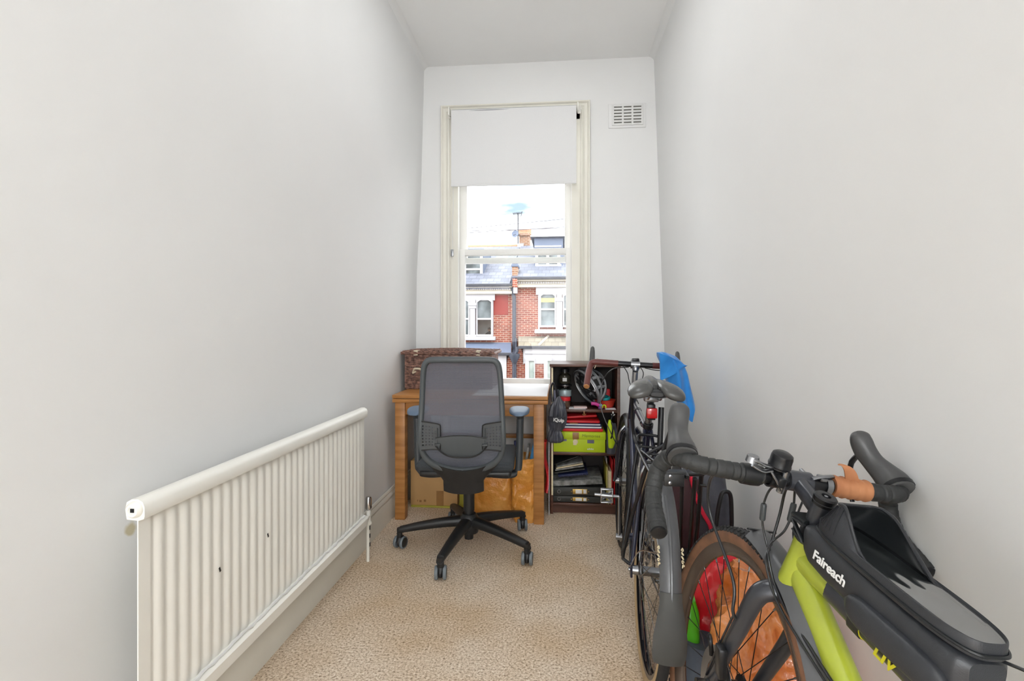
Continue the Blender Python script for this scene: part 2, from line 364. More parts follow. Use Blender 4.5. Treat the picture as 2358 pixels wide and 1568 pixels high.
# ================================================================== THE ROOM
YB, YF, HT = 3.77, -3.3, 3.152
def struct(name, mb, mat, ang=38):
    o = mb.build(name, mat, None, ang); o['kind'] = 'structure'; return o
def xl(z): # old plaster: both side walls lean a little and belly out
    return -1.045 - .022*sin(pi*min(1, max(0, z/2.2))) + .04*max(0, (z-1.6)/1.55)
def xr(z): return .766 - .075*max(0, (z-1.0)/2.15)
zs = [HT*i/24 for i in range(25)]
def sidewall(name, fx, sgn):
    m = MB(); n = 25
    poly = [(fx(z), 0, z) for z in zs] + [(sgn*1.25, 0, HT), (sgn*1.25, 0, 0)]
    return struct(name, m.prism([(x, YF-.12, z) for x, _, z in poly], (0, YB-YF+.12, 0)), M_wall)
sidewall('wall_left', xl, -1); sidewall('wall_right', xr, 1)
ox0, ox1, oz0, oz1 = -.80, .172, .72, 2.80
struct('wall_back', MB().box((-1.25, YB, -.2), (ox0, YB+.3, HT+.2)).box((ox1, YB, -.2), (1.25, YB+.3, HT+.2)).box((ox0, YB, -.2), (ox1, YB+.3, oz0)).box((ox0, YB, oz1), (ox1, YB+.3, HT+.2)), M_wall)
struct('wall_front', MB().box((-1.25, YF-.12, -.1), (1.25, YF, HT)), M_wall)
m = MB().box((-1.25, YF-.12, HT), (1.25, YB, HT+.15))
struct('ceiling', m, M_ceil)
struct('floor', MB().box((-1.25, YF-.12, -.1), (1.25, YB+.1, 0)), M_carpet)
# soft coving where the plaster turns into the ceiling
def cove(P0, P1, a, b):
    m = MB(); P0, P1, a, b = V(P0), V(P1), V(a), V(b)
    prof = [V((0, 0, 0))] + [a*(1-sin(t)) + b*(1-cos(t)) for t in [pi/2*k/6 for k in range(7)]]
    return m.prism([P0+q for q in prof], P1-P0)
cv = cove((xl(HT)-.005, YF, HT+.001), (xl(HT)-.005, YB, HT+.001), (.05, 0, 0), (0, 0, -.05))
cv2 = cove((xr(HT)+.005, YF, HT+.001), (xr(HT)+.005, YB, HT+.001), (-.05, 0, 0), (0, 0, -.05))
struct('trim_1', cv, M_wall, 60); struct('trim_2', cv2, M_wall, 60)
# skirting
def skirt(name, P0, P1, nrm, h=.185, t=.02):
    P0, P1, nrm = V(P0), V(P1), V(nrm); up = V((0, 0, 1))
    pr = [(0, 0), (t, 0), (t, h*.70), (t*.86, h*.73), (t*.86, h*.76), (t*1.06, h*.78), (t*.98, h*.84), (t*.62, h*.90), (t*.62, h*.93), (t*.7, h*.95), (t*.45, h), (0, h)]
    return struct(name, MB().prism([P0+nrm*a+up*b for a, b in pr], P1-P0), M_trim, 30)
skirt('baseboard_left', (-1.047, YF, 0), (-1.047, YB, 0), (1, 0, 0))
skirt('baseboard_right', (.768, YF, 0), (.768, YB, 0), (-1, 0, 0))
skirt('baseboard_back', (-1.05, YB+.001, 0), (.77, YB+.001, 0), (0, -1, 0))

# ---- window
w = thing('window_1', 'tall white sash window in a cream moulded frame above the desk', 'window', (-.32, YB, oz0)); w['kind'] = 'structure'
WX0, WX1, WZ1 = -.875, .234, 2.848
def picture_frame(prof, y):   # prof: (inset from outer edge, proud of wall)
    m = MB()
    for (i0, h0), (i1, h1) in zip(prof[:-1], prof[1:]):
        q = lambda i, h: [V((WX0+i, y-h, .3)), V((WX0+i, y-h, WZ1-i)), V((WX1-i, y-h, WZ1-i)), V((WX1-i, y-h, .3))]
        a, b = q(i0, h0), q(i1, h1)
        for k in range(3): m.add([a[k], a[k+1], b[k+1], b[k]], [(0, 1, 2, 3)])
    return m
picture_frame([(0, 0), (0, .022), (.004, .03), (.012, .03), (.016, .024), (.020, .016), (.040, .014), (.052, .020), (.058, .026), (.064, .024), (.070, .012), (.075, .006), (.075, -.03)], YB).build('architrave', M_trim, w, 25)
m = MB().box((WX0+.075, YB, .5), (-.748, YB+.05, WZ1-.075)).box((.100, YB, .5), (WX1-.062, YB+.05, WZ1-.075)).box((WX0+.075, YB, 2.72), (WX1-.062, YB+.05, WZ1-.072))
m.build('frame_lining', M_trim, w)
MB().box((-.752, YB+.005, .5), (-.744, YB+.045, 2.74), .003).box((.098, YB+.005, .5), (.106, YB+.045, 2.74), .003).build('staff_bead', M_sash, w)
yl, yu = YB+.05, YB+.105
# lower (inner) sash and upper (outer) sash
def sash(name, x0, x1, z0, z1, y, st, tr, br, pane):
    s = MB().box((x0, y, z0), (x0+st, y+.045, z1), .004).box((x1-st, y, z0), (x1, y+.045, z1), .004).box((x0+st-.003, y+.001, z1-tr), (x1-st+.003, y+.044, z1), .004).box((x0+st-.003, y+.001, z0), (x1-st+.003, y+.044, z0+br), .004)
    o = s.build(name, M_sash, w); MB().box((x0+st-.004, y+.02, z0+br-.004), (x1-st+.004, y+.024, z1-tr+.004)).build('pane', M_glass, o); return o
sash('lower_sash', -.752, .106, .66, 1.783, yl, .047, .048, .145, 1)
sash('upper_sash', -.76, .112, 1.682, 2.80, yu, .062, .07, .042, 1)
MB().box((-.81, YB-.012, .735), (.18, YB+.07, .76), .004).build('window_board', M_sash, w)
MB().box((-.81, YB+.1, .60), (.18, YB+.4, .66)).build('outer_sill', M_stucco, w)
MB().box((-.775, YB+.09, .62), (-.755, YB+.16, 2.8)).box((.108, YB+.09, .62), (.13, YB+.16, 2.8)).box((-.775, YB+.09, 2.78), (.13, YB+.16, 2.82)).build('outer_lining', M_sash, w)
for x, z in ((-.79, 1.748),):
    MB().box((x-.010, YB-.012, z-.026), (x+.010, YB+.002, z+.026), .002).cyl((x, YB-.03, z+.014), (x, YB, z+.014), .006).build('sash_pulley_plate', M_steel, w)
MB().cyl((.116, YB+.03, 1.93), (.116, YB+.048, 1.93), .006).build('sash_stop', M_blk, w)
MB().tube([(-.785, YB-.004, 1.7), (-.79, YB-.004, 1.95), (-.782, YB-.004, 2.1), (-.786, YB-.03, 2.74)], .0022, 6).build('blind_cord', M_white, w)

# ---- roller blind
b = thing('roller_blind', 'plain white roller blind pulled a third of the way down the window', 'blind', (-.33, YB-.05, 2.79))
MB().cyl((-.782, YB-.052, 2.782), (.132, YB-.052, 2.782), .017, 20).build('roller_tube', M_steel, b)
def fab(u, v):
    z = 2.79 - .56*v; y = YB-.070 + .0015*sin(u*5+v*3) + .004*max(0, 1-v*6)*0
    return V((-.785+.917*u, y, z)), V((0, -1, 0))
MB().sheet(fab, 24, 14, .0012).build('blind_fabric', M_blind, b)
MB().box((-.785, YB-.075, 2.226), (.132, YB-.066, 2.246), .003).build('bottom_bar', M_blind, b)
for x in (-.80, .142):
    s = 1 if x < 0 else -1
    MB().box((x-.004, YB-.085, 2.75), (x+.004, YB-.025, 2.81), .002).box((x-s*.0-.016 if s > 0 else x, YB-.03, 2.748), (x+.004 if s > 0 else x+.024, YB-.024, 2.806), .001).build('bracket', M_rad, b)
# ---- air vent
vt = thing('air_vent', 'square white louvred air vent high on the wall beside the window', 'vent', (.5, YB, 2.729))
MB().box((.366, YB-.010, 2.640), (.634, YB+.001, 2.818), .004).build('vent_plate', M_wall, vt)
MB().box((.396, YB-.0115, 2.660), (.608, YB-.0095, 2.802)).build('dark_recess', M_dark, vt)
m = MB()
for i in range(7):
    z = 2.664 + i*.0225; m.box((.394, YB-.02, z-.0075), (.610, YB-.009, z+.0075), .003, Mx.Rotation(R(0), 3, 'X'))
for i in range(7):
    z = 2.664+i*.0225; MB().box((.394, YB-.020, z-.0072), (.610, YB-.010, z+.0072), .003).build('louvre', M_white, vt)
for x in (.398, .468, .536, .606): MB().box((x-.007, YB-.0205, 2.656), (x+.007, YB-.010, 2.806), .002).build('mullion', M_white, vt)

# ---- radiator
rd = thing('radiator', 'long cream ribbed panel radiator with chipped paint on the wall under a rolled top', 'radiator', (-.99, 1.766, .2))
Y0, Y1, RX, RZ0, RZ1 = 1.088, 2.455, -.952, .222, .752
pitch = (Y1-Y0)/32
def panel(u, v):
    y = Y0 + (Y1-Y0)*u; z = RZ0+.02 + (RZ1-RZ0-.03)*v
    ph = ((y-Y0)/pitch) % 1; e = min(1, min(v, 1-v)*16)
    h = .0065*(.5-.5*cos(2*pi*ph))**.7 * (e*e*(3-2*e)) if .9 < u*32 < 31.1 else .003
    return V((RX-.010+h, y, z)), V((1, 0, 0))
MB().sheet(panel, 32*8, 26, .003).build('front_panel', M_rad, rd, 60)
MB().box((-.999, Y0+.07, RZ0+.02), (-.985, Y1-.07, RZ1-.02)).build('rear_panel', M_rad, rd)
m = MB(); pr = [(RX-.042+.027*cos(t)*1.0+.0, RZ1-.012+.027*sin(t)) for t in [2*pi*k/20 for k in range(20)]]
pr = [(RX-.034, RZ1-.010), (RX-.004, RZ1-.012), (RX+.008, RZ1-.008), (RX+.010, RZ1-.002), (RX+.010, RZ1+.020), (RX+.005, RZ1+.031), (RX-.006, RZ1+.037), (RX-.022, RZ1+.037), (RX-.034, RZ1+.030), (RX-.038, RZ1+.014)]
m.prism([(x, Y0-.002, z) for x, z in pr], (0, Y1-Y0+.004, 0)); m.build('top_rail', M_rad, rd, 50)
for y, s in ((Y0, -1), (Y1, 1)):
    e = MB().lathe([(0, .006), (.008, .006), (.009, .009), (.014, .009), (.018, .005), (.0195, 0), (.0195, -.02)], (RX-.013, y+s*.004, RZ1+.014), (0, s, 0), 24).build('end_plug', M_rad, rd)
    MB().box((RX-.0175, y+s*.0105-.001, RZ1+.0095), (RX-.0085, y+s*.0105+.001, RZ1+.0185)).build('square_socket', M_blk, e)
m = MB(); m.prism([(RX-.05, Y0+.004, RZ0-.016), (RX+.004, Y0+.004, RZ0-.018), (RX+.013, Y0+.004, RZ0-.012), (RX+.015, Y0+.004, RZ0+.022), (RX+.002, Y0+.004, RZ0+.034), (RX-.05, Y0+.004, RZ0+.034)], (0, Y1-Y0-.008, 0)); m.build('bottom_rail', M_rad, rd, 50)
m = MB(); rng = random.Random(3)     # lumpy run of old filler paint on the lower rail
P = [V((RX+.003+rng.uniform(-.001, .0015), Y0+.02+(Y1-Y0-.04)*i/60, RZ0+.035+rng.uniform(-.003, .004))) for i in range(61)]
m.tube(P, [.0045+rng.uniform(-.0015, .002) for _ in P], 6).build('paint_run', M_white, rd)
for y, z in ((1.36, .50), (1.60, .50)):
    MB().box((RX+.0005, y-.003, z-.007), (RX+.0012, y+.003, z+.007), rot=Mx.Rotation(R(20), 3, 'X')).build('paint_chip', M_blk, rd)
for y in (Y0+.25, Y1-.25): MB().prism([(-1.06, y, .25), (-.985, y, .25), (-.985, y, .7), (-1.06, y, .72)], (0, .03, 0)).build('wall_bracket', M_rad, rd)
v = MB().cyl((-.965, Y1-.01, RZ0+.005), (-.962, Y1+.062, RZ0+.005), .011).cyl((-.962, 2.52, RZ0-.03), (-.962, 2.52, RZ0+.035), .012).build('valve_body', M_rad, rd)
MB().lathe([(0, .058), (.012, .058), (.0155, .05), (.0165, .0), (.013, -.004), (.008, -.014), (0, -.014)], (-.962, 2.52, RZ0+.045), (0, 0, 1), 16).build('valve_cap', M_chrome, rd, label='chrome cap of the valve')
MB().tube([(-.962, 2.52, RZ0-.02), (-.963, 2.518, .12), (-.961, 2.512, 0)], .0085, 10).lathe([(0, .008), (.016, .008), (.017, 0), (.017, -.006), (0, -.006)], (-.962, 2.52, RZ0-.03), (0, 0, 1), 8).build('supply_pipe', M_trim, rd)
for z in (.17, .13, .085):
    MB().box((-.9545, 2.514, z-.012), (-.952, 2.522, z+.008)).build('paint_chip', M_blk, rd)
# ================================================================== DESK, HAMPER, BOXES
DZ, DY0, DY1 = .773, 3.06, 3.745
d = thing('desk', 'light oak extending table with square legs used as a desk under the window', 'desk', (-.54, 3.4, 0))
MB().box((-1.018, DY0, DZ-.022), (-.060, DY1, DZ), .003).build('table_top', M_oakh, d)
MB().box((-1.018, DY0+.002, DZ-.048), (-.060, DY1, DZ-.025), .003).build('extending_leaf', M_oakh, d)
MB().box((-1.0, DY0+.012, DZ-.026), (-.08, DY1-.01, DZ-.021)).build('leaf_gap', M_walnut, d)
for x0 in (-1.004, -.147):
    for y0 in (DY0+.012, DY1-.08):
        MB().box((x0, y0, 0), (x0+.063, y0+.063, DZ-.048), .003).build('leg', M_oak, d)
for y in (DY0+.03, DY1-.06): MB().box((-.942, y, DZ-.125), (-.146, y+.022, DZ-.048), .001).build('apron', M_oakh, d)
MB().box((-.945, DY1-.062, .388), (-.145, DY1-.035, .415), .002).build('stretcher', M_oakh, d)
for x in (-.985, -.115): MB().box((x, DY0+.07, DZ-.125), (x+.022, DY1-.07, DZ-.048), .001).build('apron', M_oak, d)
o = MB().box((-.52, DY0+.012, DZ), (-.066, DY1-.003, DZ+.004), .001).build('desk_mat', M_paper)
tag(rebase(o, (-.29, 3.4, DZ)), 'large flat white sheet covering the clear half of the oak desk', 'paper')

# ---- wicker hamper
hx0, hx1, hy0, hy1, hz0, hz1 = -1.042, -.43, 3.36, 3.735, DZ, DZ+.222
h = thing('wicker_hamper', 'closed brown wicker picnic hamper with cream straps on the oak desk', 'hamper', ((hx0+hx1)/2, (hy0+hy1)/2, DZ))
MB().box((hx0+.018, hy0+.018, hz0+.006), (hx1-.018, hy1-.018, hz1)).build('inner_box', M_helmd, h)
m = MB(); rng = random.Random(5)
per = [(hx0+.012, hy0+.012), (hx1-.012, hy0+.012), (hx1-.012, hy1-.012), (hx0+.012, hy1-.012)]
NR = 24; st = .031
for k in range(NR):
    z = hz0+.006+(hz1-hz0-.012)*k/(NR-1); P = []
    for i in range(4):
        a, b2 = V(per[i]+(0,)), V(per[(i+1) % 4]+(0,)); L = (b2-a).length; n = int(L/st); nr = (b2-a).normalized().cross(V((0, 0, 1)))
        for j in range(n):
            P.append(a+(b2-a)*j/n + nr*(.004*(1 if (j+k) % 2 else -1)+rng.uniform(-.001, .001)) + V((0, 0, z+rng.uniform(-.0018, .0018))))
    m.tube(P, .0046, 6, closed=True)
m.build('woven_wall', M_wick, h, 60, kind='stuff')
m = MB()
for i in range(4):
    a, b2 = V(per[i]+(0,)), V(per[(i+1) % 4]+(0,)); n = int((b2-a).length/st)
    for j in range(n): p = a+(b2-a)*(j+.0)/n; m.tube([p+V((0, 0, hz0)), p+V((0, 0, hz1))], .0038, 6)
m.build('upright_stakes', M_wick, h, 60, kind='stuff')
for z in (hz0+.006, hz1-.004):
    m = MB()
    for s in range(2):
        P = []
        for i in range(4):
            a, b2 = V(per[i]+(0,)), V(per[(i+1) % 4]+(0,))
            for j in range(40): q = len(P)*.9+s*pi; P.append(a+(b2-a)*j/40+V((0, .0035*cos(q), z+.0035*sin(q))))
        m.tube(P, .0042, 5, closed=True)
    m.build('braided_border', M_wick, h, 60)
lid = MB(); 
def lidz(x, y): return hz1+.030+.012*(1-((x-(hx0+hx1)/2)/.31)**2)*(1-((y-(hy0+hy1)/2)/.19)**2)
n = 26
for k in range(n):
    y = hy0-.002+(hy1-hy0+.004)*k/(n-1); P = []
    for j in range(31):
        x = hx0-.006+(hx1-hx0+.012)*j/30; P.append(V((x, y, lidz(x, y)+.0035*(1 if (j+k) % 2 else -1)+rng.uniform(-.001, .001))))
    lid.tube(P, .006, 6)
lo = lid.build('woven_lid', M_wick, h, 60, kind='stuff')
m = MB()
for s in range(3):
    P = []
    q4 = [(hx0-.006, hy0-.008), (hx1+.006, hy0-.008), (hx1+.006, hy1+.002), (hx0-.006, hy1+.002)]
    for i in range(4):
        a, b2 = V(q4[i]+(0,)), V(q4[(i+1) % 4]+(0,))
        for j in range(36): q = len(P)*.8+s*2*pi/3; P.append(a+(b2-a)*j/36+V((.005*cos(q), .005*cos(q), hz1+.022+.006*sin(q))))
    m.tube(P, .0055, 5, closed=True)
m.build('lid_border', M_wick, h, 60)
MB().box((hx0+.01, hy0+.008, hz1-.004), (hx1-.01, hy1-.01, hz1+.027)).build('lid_base', M_wick, h)
for x in (hx0+.09, hx1-.10):
    MB().box((x-.014, hy0-.012, hz1+.006), (x+.014, hy0-.008, hz1+.034), .0015).box((x-.014, hy0-.012, hz1+.030), (x+.014, hy0+.05, hz1+.040), .0015).build('strap', M_leather, h)
c = V((hx0+.105, hy0-.006, hz0+.125))
MB().tube(spl([c+V((-.034, 0, -.012)), c+V((-.02, -.02, .012)), c+V((.0, -.024, .016)), c+V((.02, -.02, .012)), c+V((.034, 0, -.006))], 6), .007, 8).tube([c+V((-.036, -.004, -.016)), c+V((-.012, -.008, -.004))], .006, 8).build('carry_loop', M_leather, h)

# ---- cardboard box below the desk
cb = thing('cardboard_box', 'closed brown cardboard box on the carpet under the desk', 'box', (-.82, 3.5, 0))
MB().box((-.975, 3.31, .012), (-.66, 3.70, .305), .003).build('carton', M_card, cb)
MB().box((-.80, 3.308, .012), (-.752, 3.311, .11)).build('tape', M_cardt, cb); MB().box((-.84, 3.40, .304), (-.79, 3.70, .3065)).build('tape', M_cardt, cb)
MB().box((-.93, 3.3085, .035), (-.925, 3.3105, .047)).box((-.915, 3.3085, .032), (-.90, 3.3105, .046)).box((-.885, 3.3085, .035), (-.87, 3.3105, .049)).build('printed_marks', M_cardt, cb, kind='stuff')
o = MB().box((-.97, 3.300, 0), (-.60, 3.705, .012), .002).build('folder', M_olive); tag(rebase(o, (-.785, 3.5, 0)), 'flat olive folder lying on the carpet below the cardboard box', 'folder')
o = MB().box((-.652, 3.335, 0.012), (-.585, 3.60, .15), .003).build('carton', M_olive); tag(rebase(o, (-.62, 3.47, .012)), 'small mustard box standing between the cardboard box and the orange bags', 'box')

# ---- soft sack helper
def sack(name, mat, c, rx, ry, h, seed, lean=(0, 0), top=.55, amp=.02, parent=None, n=(30, 36), ex=2.6, pinch=1.0, fs=5.0):
    c = V(c)
    def fn(u, v):
        a = 2*pi*u; z = v
        s = (1-(1-top)*max(0, (z-.55)/.45)**1.6) * (.90+.1*min(1, z*8)) if z < .999 else top
        ca, sa = cos(a), sin(a); p = V((math.copysign(abs(ca)**(2/ex), ca)*rx*s, math.copysign(abs(sa)**(2/ex), sa)*ry*s, h*z))
        q = V((p.x*fs*2+seed*7.1, p.y*fs*2, p.z*fs)); e = min(1, z*10)
        nn = NZ.noise(q)+.5*abs(NZ.noise(q*2.3))+.35*NZ.noise(q*4.7)
        d = V((ca, sa, .25*z)); p += d*amp*nn*e
        p += V((lean[0]*z*z, lean[1]*z*z, amp*.6*NZ.noise(q*1.7)*(z > .6)))
        if z > .999: p = V((c.x*0+lean[0]+(p.x-lean[0])*pinch, lean[1]+(p.y-lean[1])*pinch, p.z))
        return c+p
    m = MB().grid(fn, n[0]*2, n[1])
    top_ring = [fn(i/(n[0]*2), 1.0) for i in range(n[0]*2)]; cc = sum(top_ring, V())/len(top_ring) - V((0, 0, h*.05))
    k = len(m.v); m.add(top_ring+[cc], [(i, (i+1) % len(top_ring), len(top_ring)) for i in range(len(top_ring))])
    return m.build(name, mat, parent, 70)
# ---- orange shopping bags under the desk
ob = thing('shopping_bag', 'crumpled golden orange woven shopping bag standing against the desk leg', 'bag', (-.205, 3.18, 0))
sack('bag_body', M_obag, (-.205, 3.18, 0), .070, .10, .385, 3, top=1.0, amp=.024, parent=ob, ex=5, fs=8)
o2 = thing('shopping_bag', 'flatter burnt orange shopping bag lying between the golden bag and the boxes', 'bag', (-.40, 3.27, 0))
sack('bag_body', M_obag, (-.41, 3.27, 0), .13, .10, .27, 5, top=.9, amp=.016, parent=o2, ex=5, fs=6)
MB().box((-.288, 3.155, .19), (-.282, 3.168, .27)).build('red_handle', M_redc, o2)
o = MB().ring([(V((-.232, 3.17, .30)), (.017, 0, 0), (0, .017, 0)), (V((-.232, 3.17, .455)), (.018, 0, 0), (0, .018, 0))], 16).build('magazine_roll', M_pages)
tag(rebase(o, (-.232, 3.17, .30)), 'rolled printed magazine sticking out of the golden orange bag', 'magazine')
o = MB().box((-.200, 3.12, .30), (-.186, 3.24, .455), .002, Mx.Rotation(R(8), 3, 'Y')).build('magazine', M_fileg); tag(rebase(o, (-.193, 3.18, .30)), 'grey magazine upright in the golden orange bag', 'magazine')
o = MB().box((-.172, 3.11, .30), (-.148, 3.25, .47), .004, Mx.Rotation(R(12), 3, 'Y')).build('folder', pm('blue_folder', (30, 112, 164), .5)); tag(rebase(o, (-.16, 3.18, .30)), 'blue folder upright in the golden orange bag by the desk leg', 'folder')
o = MB().ring([((-.265, 3.20, .30), (.026, 0, 0), (0, .026, 0)), ((-.265, 3.20, .42), (.026, 0, 0), (0, .026, 0)), ((-.265, 3.20, .452), (.012, 0, 0), (0, .012, 0)), ((-.265, 3.20, .475), (.012, 0, 0), (0, .012, 0))], 14).build('bottle', M_navyc)
tag(rebase(o, (-.265, 3.2, .30)), 'small dark blue bottle in the golden orange bag behind the chair arm', 'bottle')
# ---- slim things in the gap between desk and shelf
o = MB().box((-.0585, 3.235, 0.0), (-.0545, 3.50, .60), .001, Mx.Rotation(R(0), 3, 'Y')).build('poster_board', M_paper); tag(rebase(o, (-.057, 3.36, 0)), 'white board standing on edge between the desk and the dark shelf unit', 'board')
def redf(u, v):
    z = .16+.32*v; x = -.071 + .010*sin(v*6)+.006*cos(u*9+v*4); return V((x, 3.17+.10*u+.02*sin(v*5), z)), V((1, 0, 0))
o = MB().sheet(redf, 8, 16, .008).build('carrier_bag', M_redc); tag(rebase(o, (-.07, 3.2, .16)), 'folded bright red bag wedged between the desk leg and the shelf unit', 'bag')
# ================================================================== OFFICE CHAIR
CM = Mx.Translation((-.478, 2.70, 0)) @ Mx.Rotation(R(3), 4, 'Z')      # local: +y is where the sitter looks (to the desk)
ch = thing('office_chair', 'black office swivel chair with a see-through mesh back seen from behind', 'chair', CM)
def yb(z):   # the back's profile: local y of the rear face
    t = (z-.46)/.58
    return -.235 - .055*t + .045*math.exp(-((t-.33)/.22)**2)*-.6 + .06*max(0, .12-t)*4
OUT = [(0, 1.046), (.10, 1.046), (.155, 1.043), (.182, 1.026), (.196, .99), (.203, .90), (.208, .80), (.213, .70), (.2145, .64), (.208, .585), (.188, .540), (.145, .500), (.085, .474), (.03, .464)]
full = [V((x, 0, z)) for x, z in OUT] + [V((-x, 0, z)) for x, z in OUT[::-1][:-1]]
full = spl(full, 4, True)
W = .030
m = MB(CM); secs = []; N = len(full); cx = V((0, 0, .75)); INN = []
for i, p in enumerate(full):
    d = (full[(i+1) % N]-full[i-1]).normalized(); nr = V((d.z, 0, -d.x))
    if (p+nr*.01-cx).length > (p-cx).length: nr = -nr
    wdt = .026 + .006*max(0, (.62-p.z)/.16) + .004*max(0, (p.z-.95)/.1)
    c = p + nr*wdt*.5; y = yb(c.z); secs.append((V((c.x, y+.010, c.z)), nr*wdt*.5, V((0, .017+.008*max(0, (.6-p.z)/.14), 0)))); INN.append(p+nr*wdt*.9)
m.ring(secs, 12, closed=True, ex=3.2); m.build('back_frame', M_frameg, ch, 60)
# woven mesh, fitted to the inner outline row by row
def halfw(z):
    b = 0
    for i in range(N):
        p, q = INN[i], INN[(i+1) % N]
        if (p.z-z)*(q.z-z) <= 0 and p.z != q.z: b = max(b, abs(p.x+(q.x-p.x)*(z-p.z)/(q.z-p.z)))
    return b
zmin, zmax = min(p.z for p in INN)+.001, max(p.z for p in INN)-.001
def weave(u, v):
    z = zmin+(zmax-zmin)*v; w2 = halfw(z); x = -w2+2*w2*u; return V((x, yb(z)+.014+.012*(1-(x/.19)**2), z))
MB(CM).grid(weave, 26, 40).build('mesh_panel', M_mesh, ch)
# lumbar pad in front of the mesh
def pad(u, v):
    a = u*2-1; zt = .668-.012*a*a; zb = .558+.058*abs(a)**3.2; z = zb+(zt-zb)*v; return V((a*.122, yb(z)-.006+.006*(1-a*a), z)), V((0, -1, 0))
MB(CM).sheet(pad, 20, 10, .006).build('lumbar_pad', M_frameg, ch)
MB(CM).tube([pad(i/20, 0)[0]+V((0, -.009, 0)) for i in range(21)], .004, 6).tube([pad(i/20, 1)[0]+V((0, -.009, 0)) for i in range(21)], .0025, 6).build('lumbar_pad_rim', M_plasb, ch)
# perforated side wings with slider knobs
for s in (-1, 1):
    rows, cols = 9, 6; m = MB(CM)
    def wing(a, b):       # a 0..1 from frame inwards, b 0..1 upwards
        x0 = .193; x1 = .102; z0 = .583; z1 = .735
        zt = z1-.012*a-.006*a*a; zb = z0+.012+.02*a*(1-a)
        return V((s*(x0+(x1-x0)*a), yb(.65)-.004+.006*a, zb+(zt-zb)*b))
    for i in range(cols):
        for j in range(rows):
            a0, a1, b0, b1 = i/cols, (i+1)/cols, j/rows, (j+1)/rows
            hole = i < 5 and 0 < j < rows-1
            sq = [(a0, b0), ((a0+a1)/2, b0), (a1, b0), (a1, (b0+b1)/2), (a1, b1), ((a0+a1)/2, b1), (a0, b1), (a0, (b0+b1)/2)]
            if not hole: m.add([wing(*q) for q in sq], [tuple(range(8))]); continue
            ca, cb = (a0+a1)/2, (b0+b1)/2; k = .30*(1-.10*(i % 3))
            inn = [(ca+(q[0]-ca)*2*k*(1 if n % 2 else .72), cb+(q[1]-cb)*2*k*(1 if n % 2 else .72)) for n, q in enumerate(sq)]
            m.add([wing(*q) for q in sq]+[wing(*q) for q in inn], [(n, (n+1) % 8, 8+(n+1) % 8, 8+n) for n in range(8)])
    wg = m.build('lumbar_wing', M_plas, ch, 0)
    P = [wing(q[0], q[1]) for q in ((0, 0), (.6, 0), (.93, .02), (1, .12), (1, .85), (.93, 1), (.5, 1), (0, 1))]
    MB(CM).tube(spl(P, 5), .0035, 6).build('wing_rim', M_plasb, wg)
    MB(CM).tube([wing(.86, .25)+V((0, -.004, 0)), wing(.86, .85)+V((0, -.004, 0))], .0028, 6).box(wing(.86, .2)+V((-.014, -.012, -.005)), wing(.86, .2)+V((.014, .0, .005)), .003).build('slider', M_plas, wg)
MB(CM).box((-.020-.016, yb(.487)-.016, .480), (.022-.016, yb(.487)-.008, .4865), .002).build('maker_plate', M_white, ch, label='small white plate at the foot of the back')
# back carrier below the frame
def carr(u, v):
    a = u*2-1; zt = .488+.07*a*a; w2 = .195-.095*min(1, v*1.5)**1.3; z = zt+(.360-zt)*v+.012*abs(a)**3*v; return V((a*w2, -.238+.045*v-.015*(1-a*a), z)), V((0, -1, .1))
MB(CM).sheet(carr, 16, 10, .028).build('back_carrier', M_plasb, ch, 60)
# seat
def seatm(zt, zb, bev):
    return MB(CM).box((-.25, -.165, zb), (.25, .275, zt), bev, seg=4)
seatm(.505, .455, .028).build('seat_cushion', M_seat, ch, 60)
MB(CM).box((-.235, -.155, .425), (.235, .255, .462), .016, seg=3).build('seat_pan', M_plasb, ch)
MB(CM).box((-.08, -.14, .36), (.08, .13, .43), .02).build('tilt_mechanism', M_plasb, ch)
MB(CM).tube([(.06, .02, .40), (.21, .05, .405)], .007, 8).box((.19, .03, .398), (.255, .075, .410), .005).build('height_lever', M_plasb, ch)
# arms
for s in (-1, 1):
    ar = MB(CM); P = spl([(s*.13, .0, .405), (s*.215, .0, .402), (s*.262, .0, .420), (s*.272, .005, .50), (s*.275, .01, .60), (s*.277, .01, .715)], 6)
    ar.ring([(p, V((.019, 0, 0)) if i > 12 else V((0, 0, .018)), V((0, .03 if i < 30 else .026, 0))) for i, p in enumerate(P)], 12, ex=3)
    a = ar.build('arm_post', M_plas, ch, 50)
    m = MB(CM); secs = []
    for k in range(13):
        t = k/12; e = sin(pi*(.04+.92*t))**.45; secs.append((V((s*(.277-.004), -.105+.235*t, .738+.004*sin(pi*t))), V((.055*e, 0, 0)), V((0, .006*e, .018*e))))
    m.ring(secs, 18, ex=3.2); m.build('arm_pad', M_pad, a, 60)
    MB(CM).ring([((s*.277, .01, .70), (.016, 0, 0), (0, .03, 0)), ((s*.275, .01, .73), (.032, 0, 0), (0, .06, 0))], 12, ex=3).build('pad_bracket', M_plas, a)
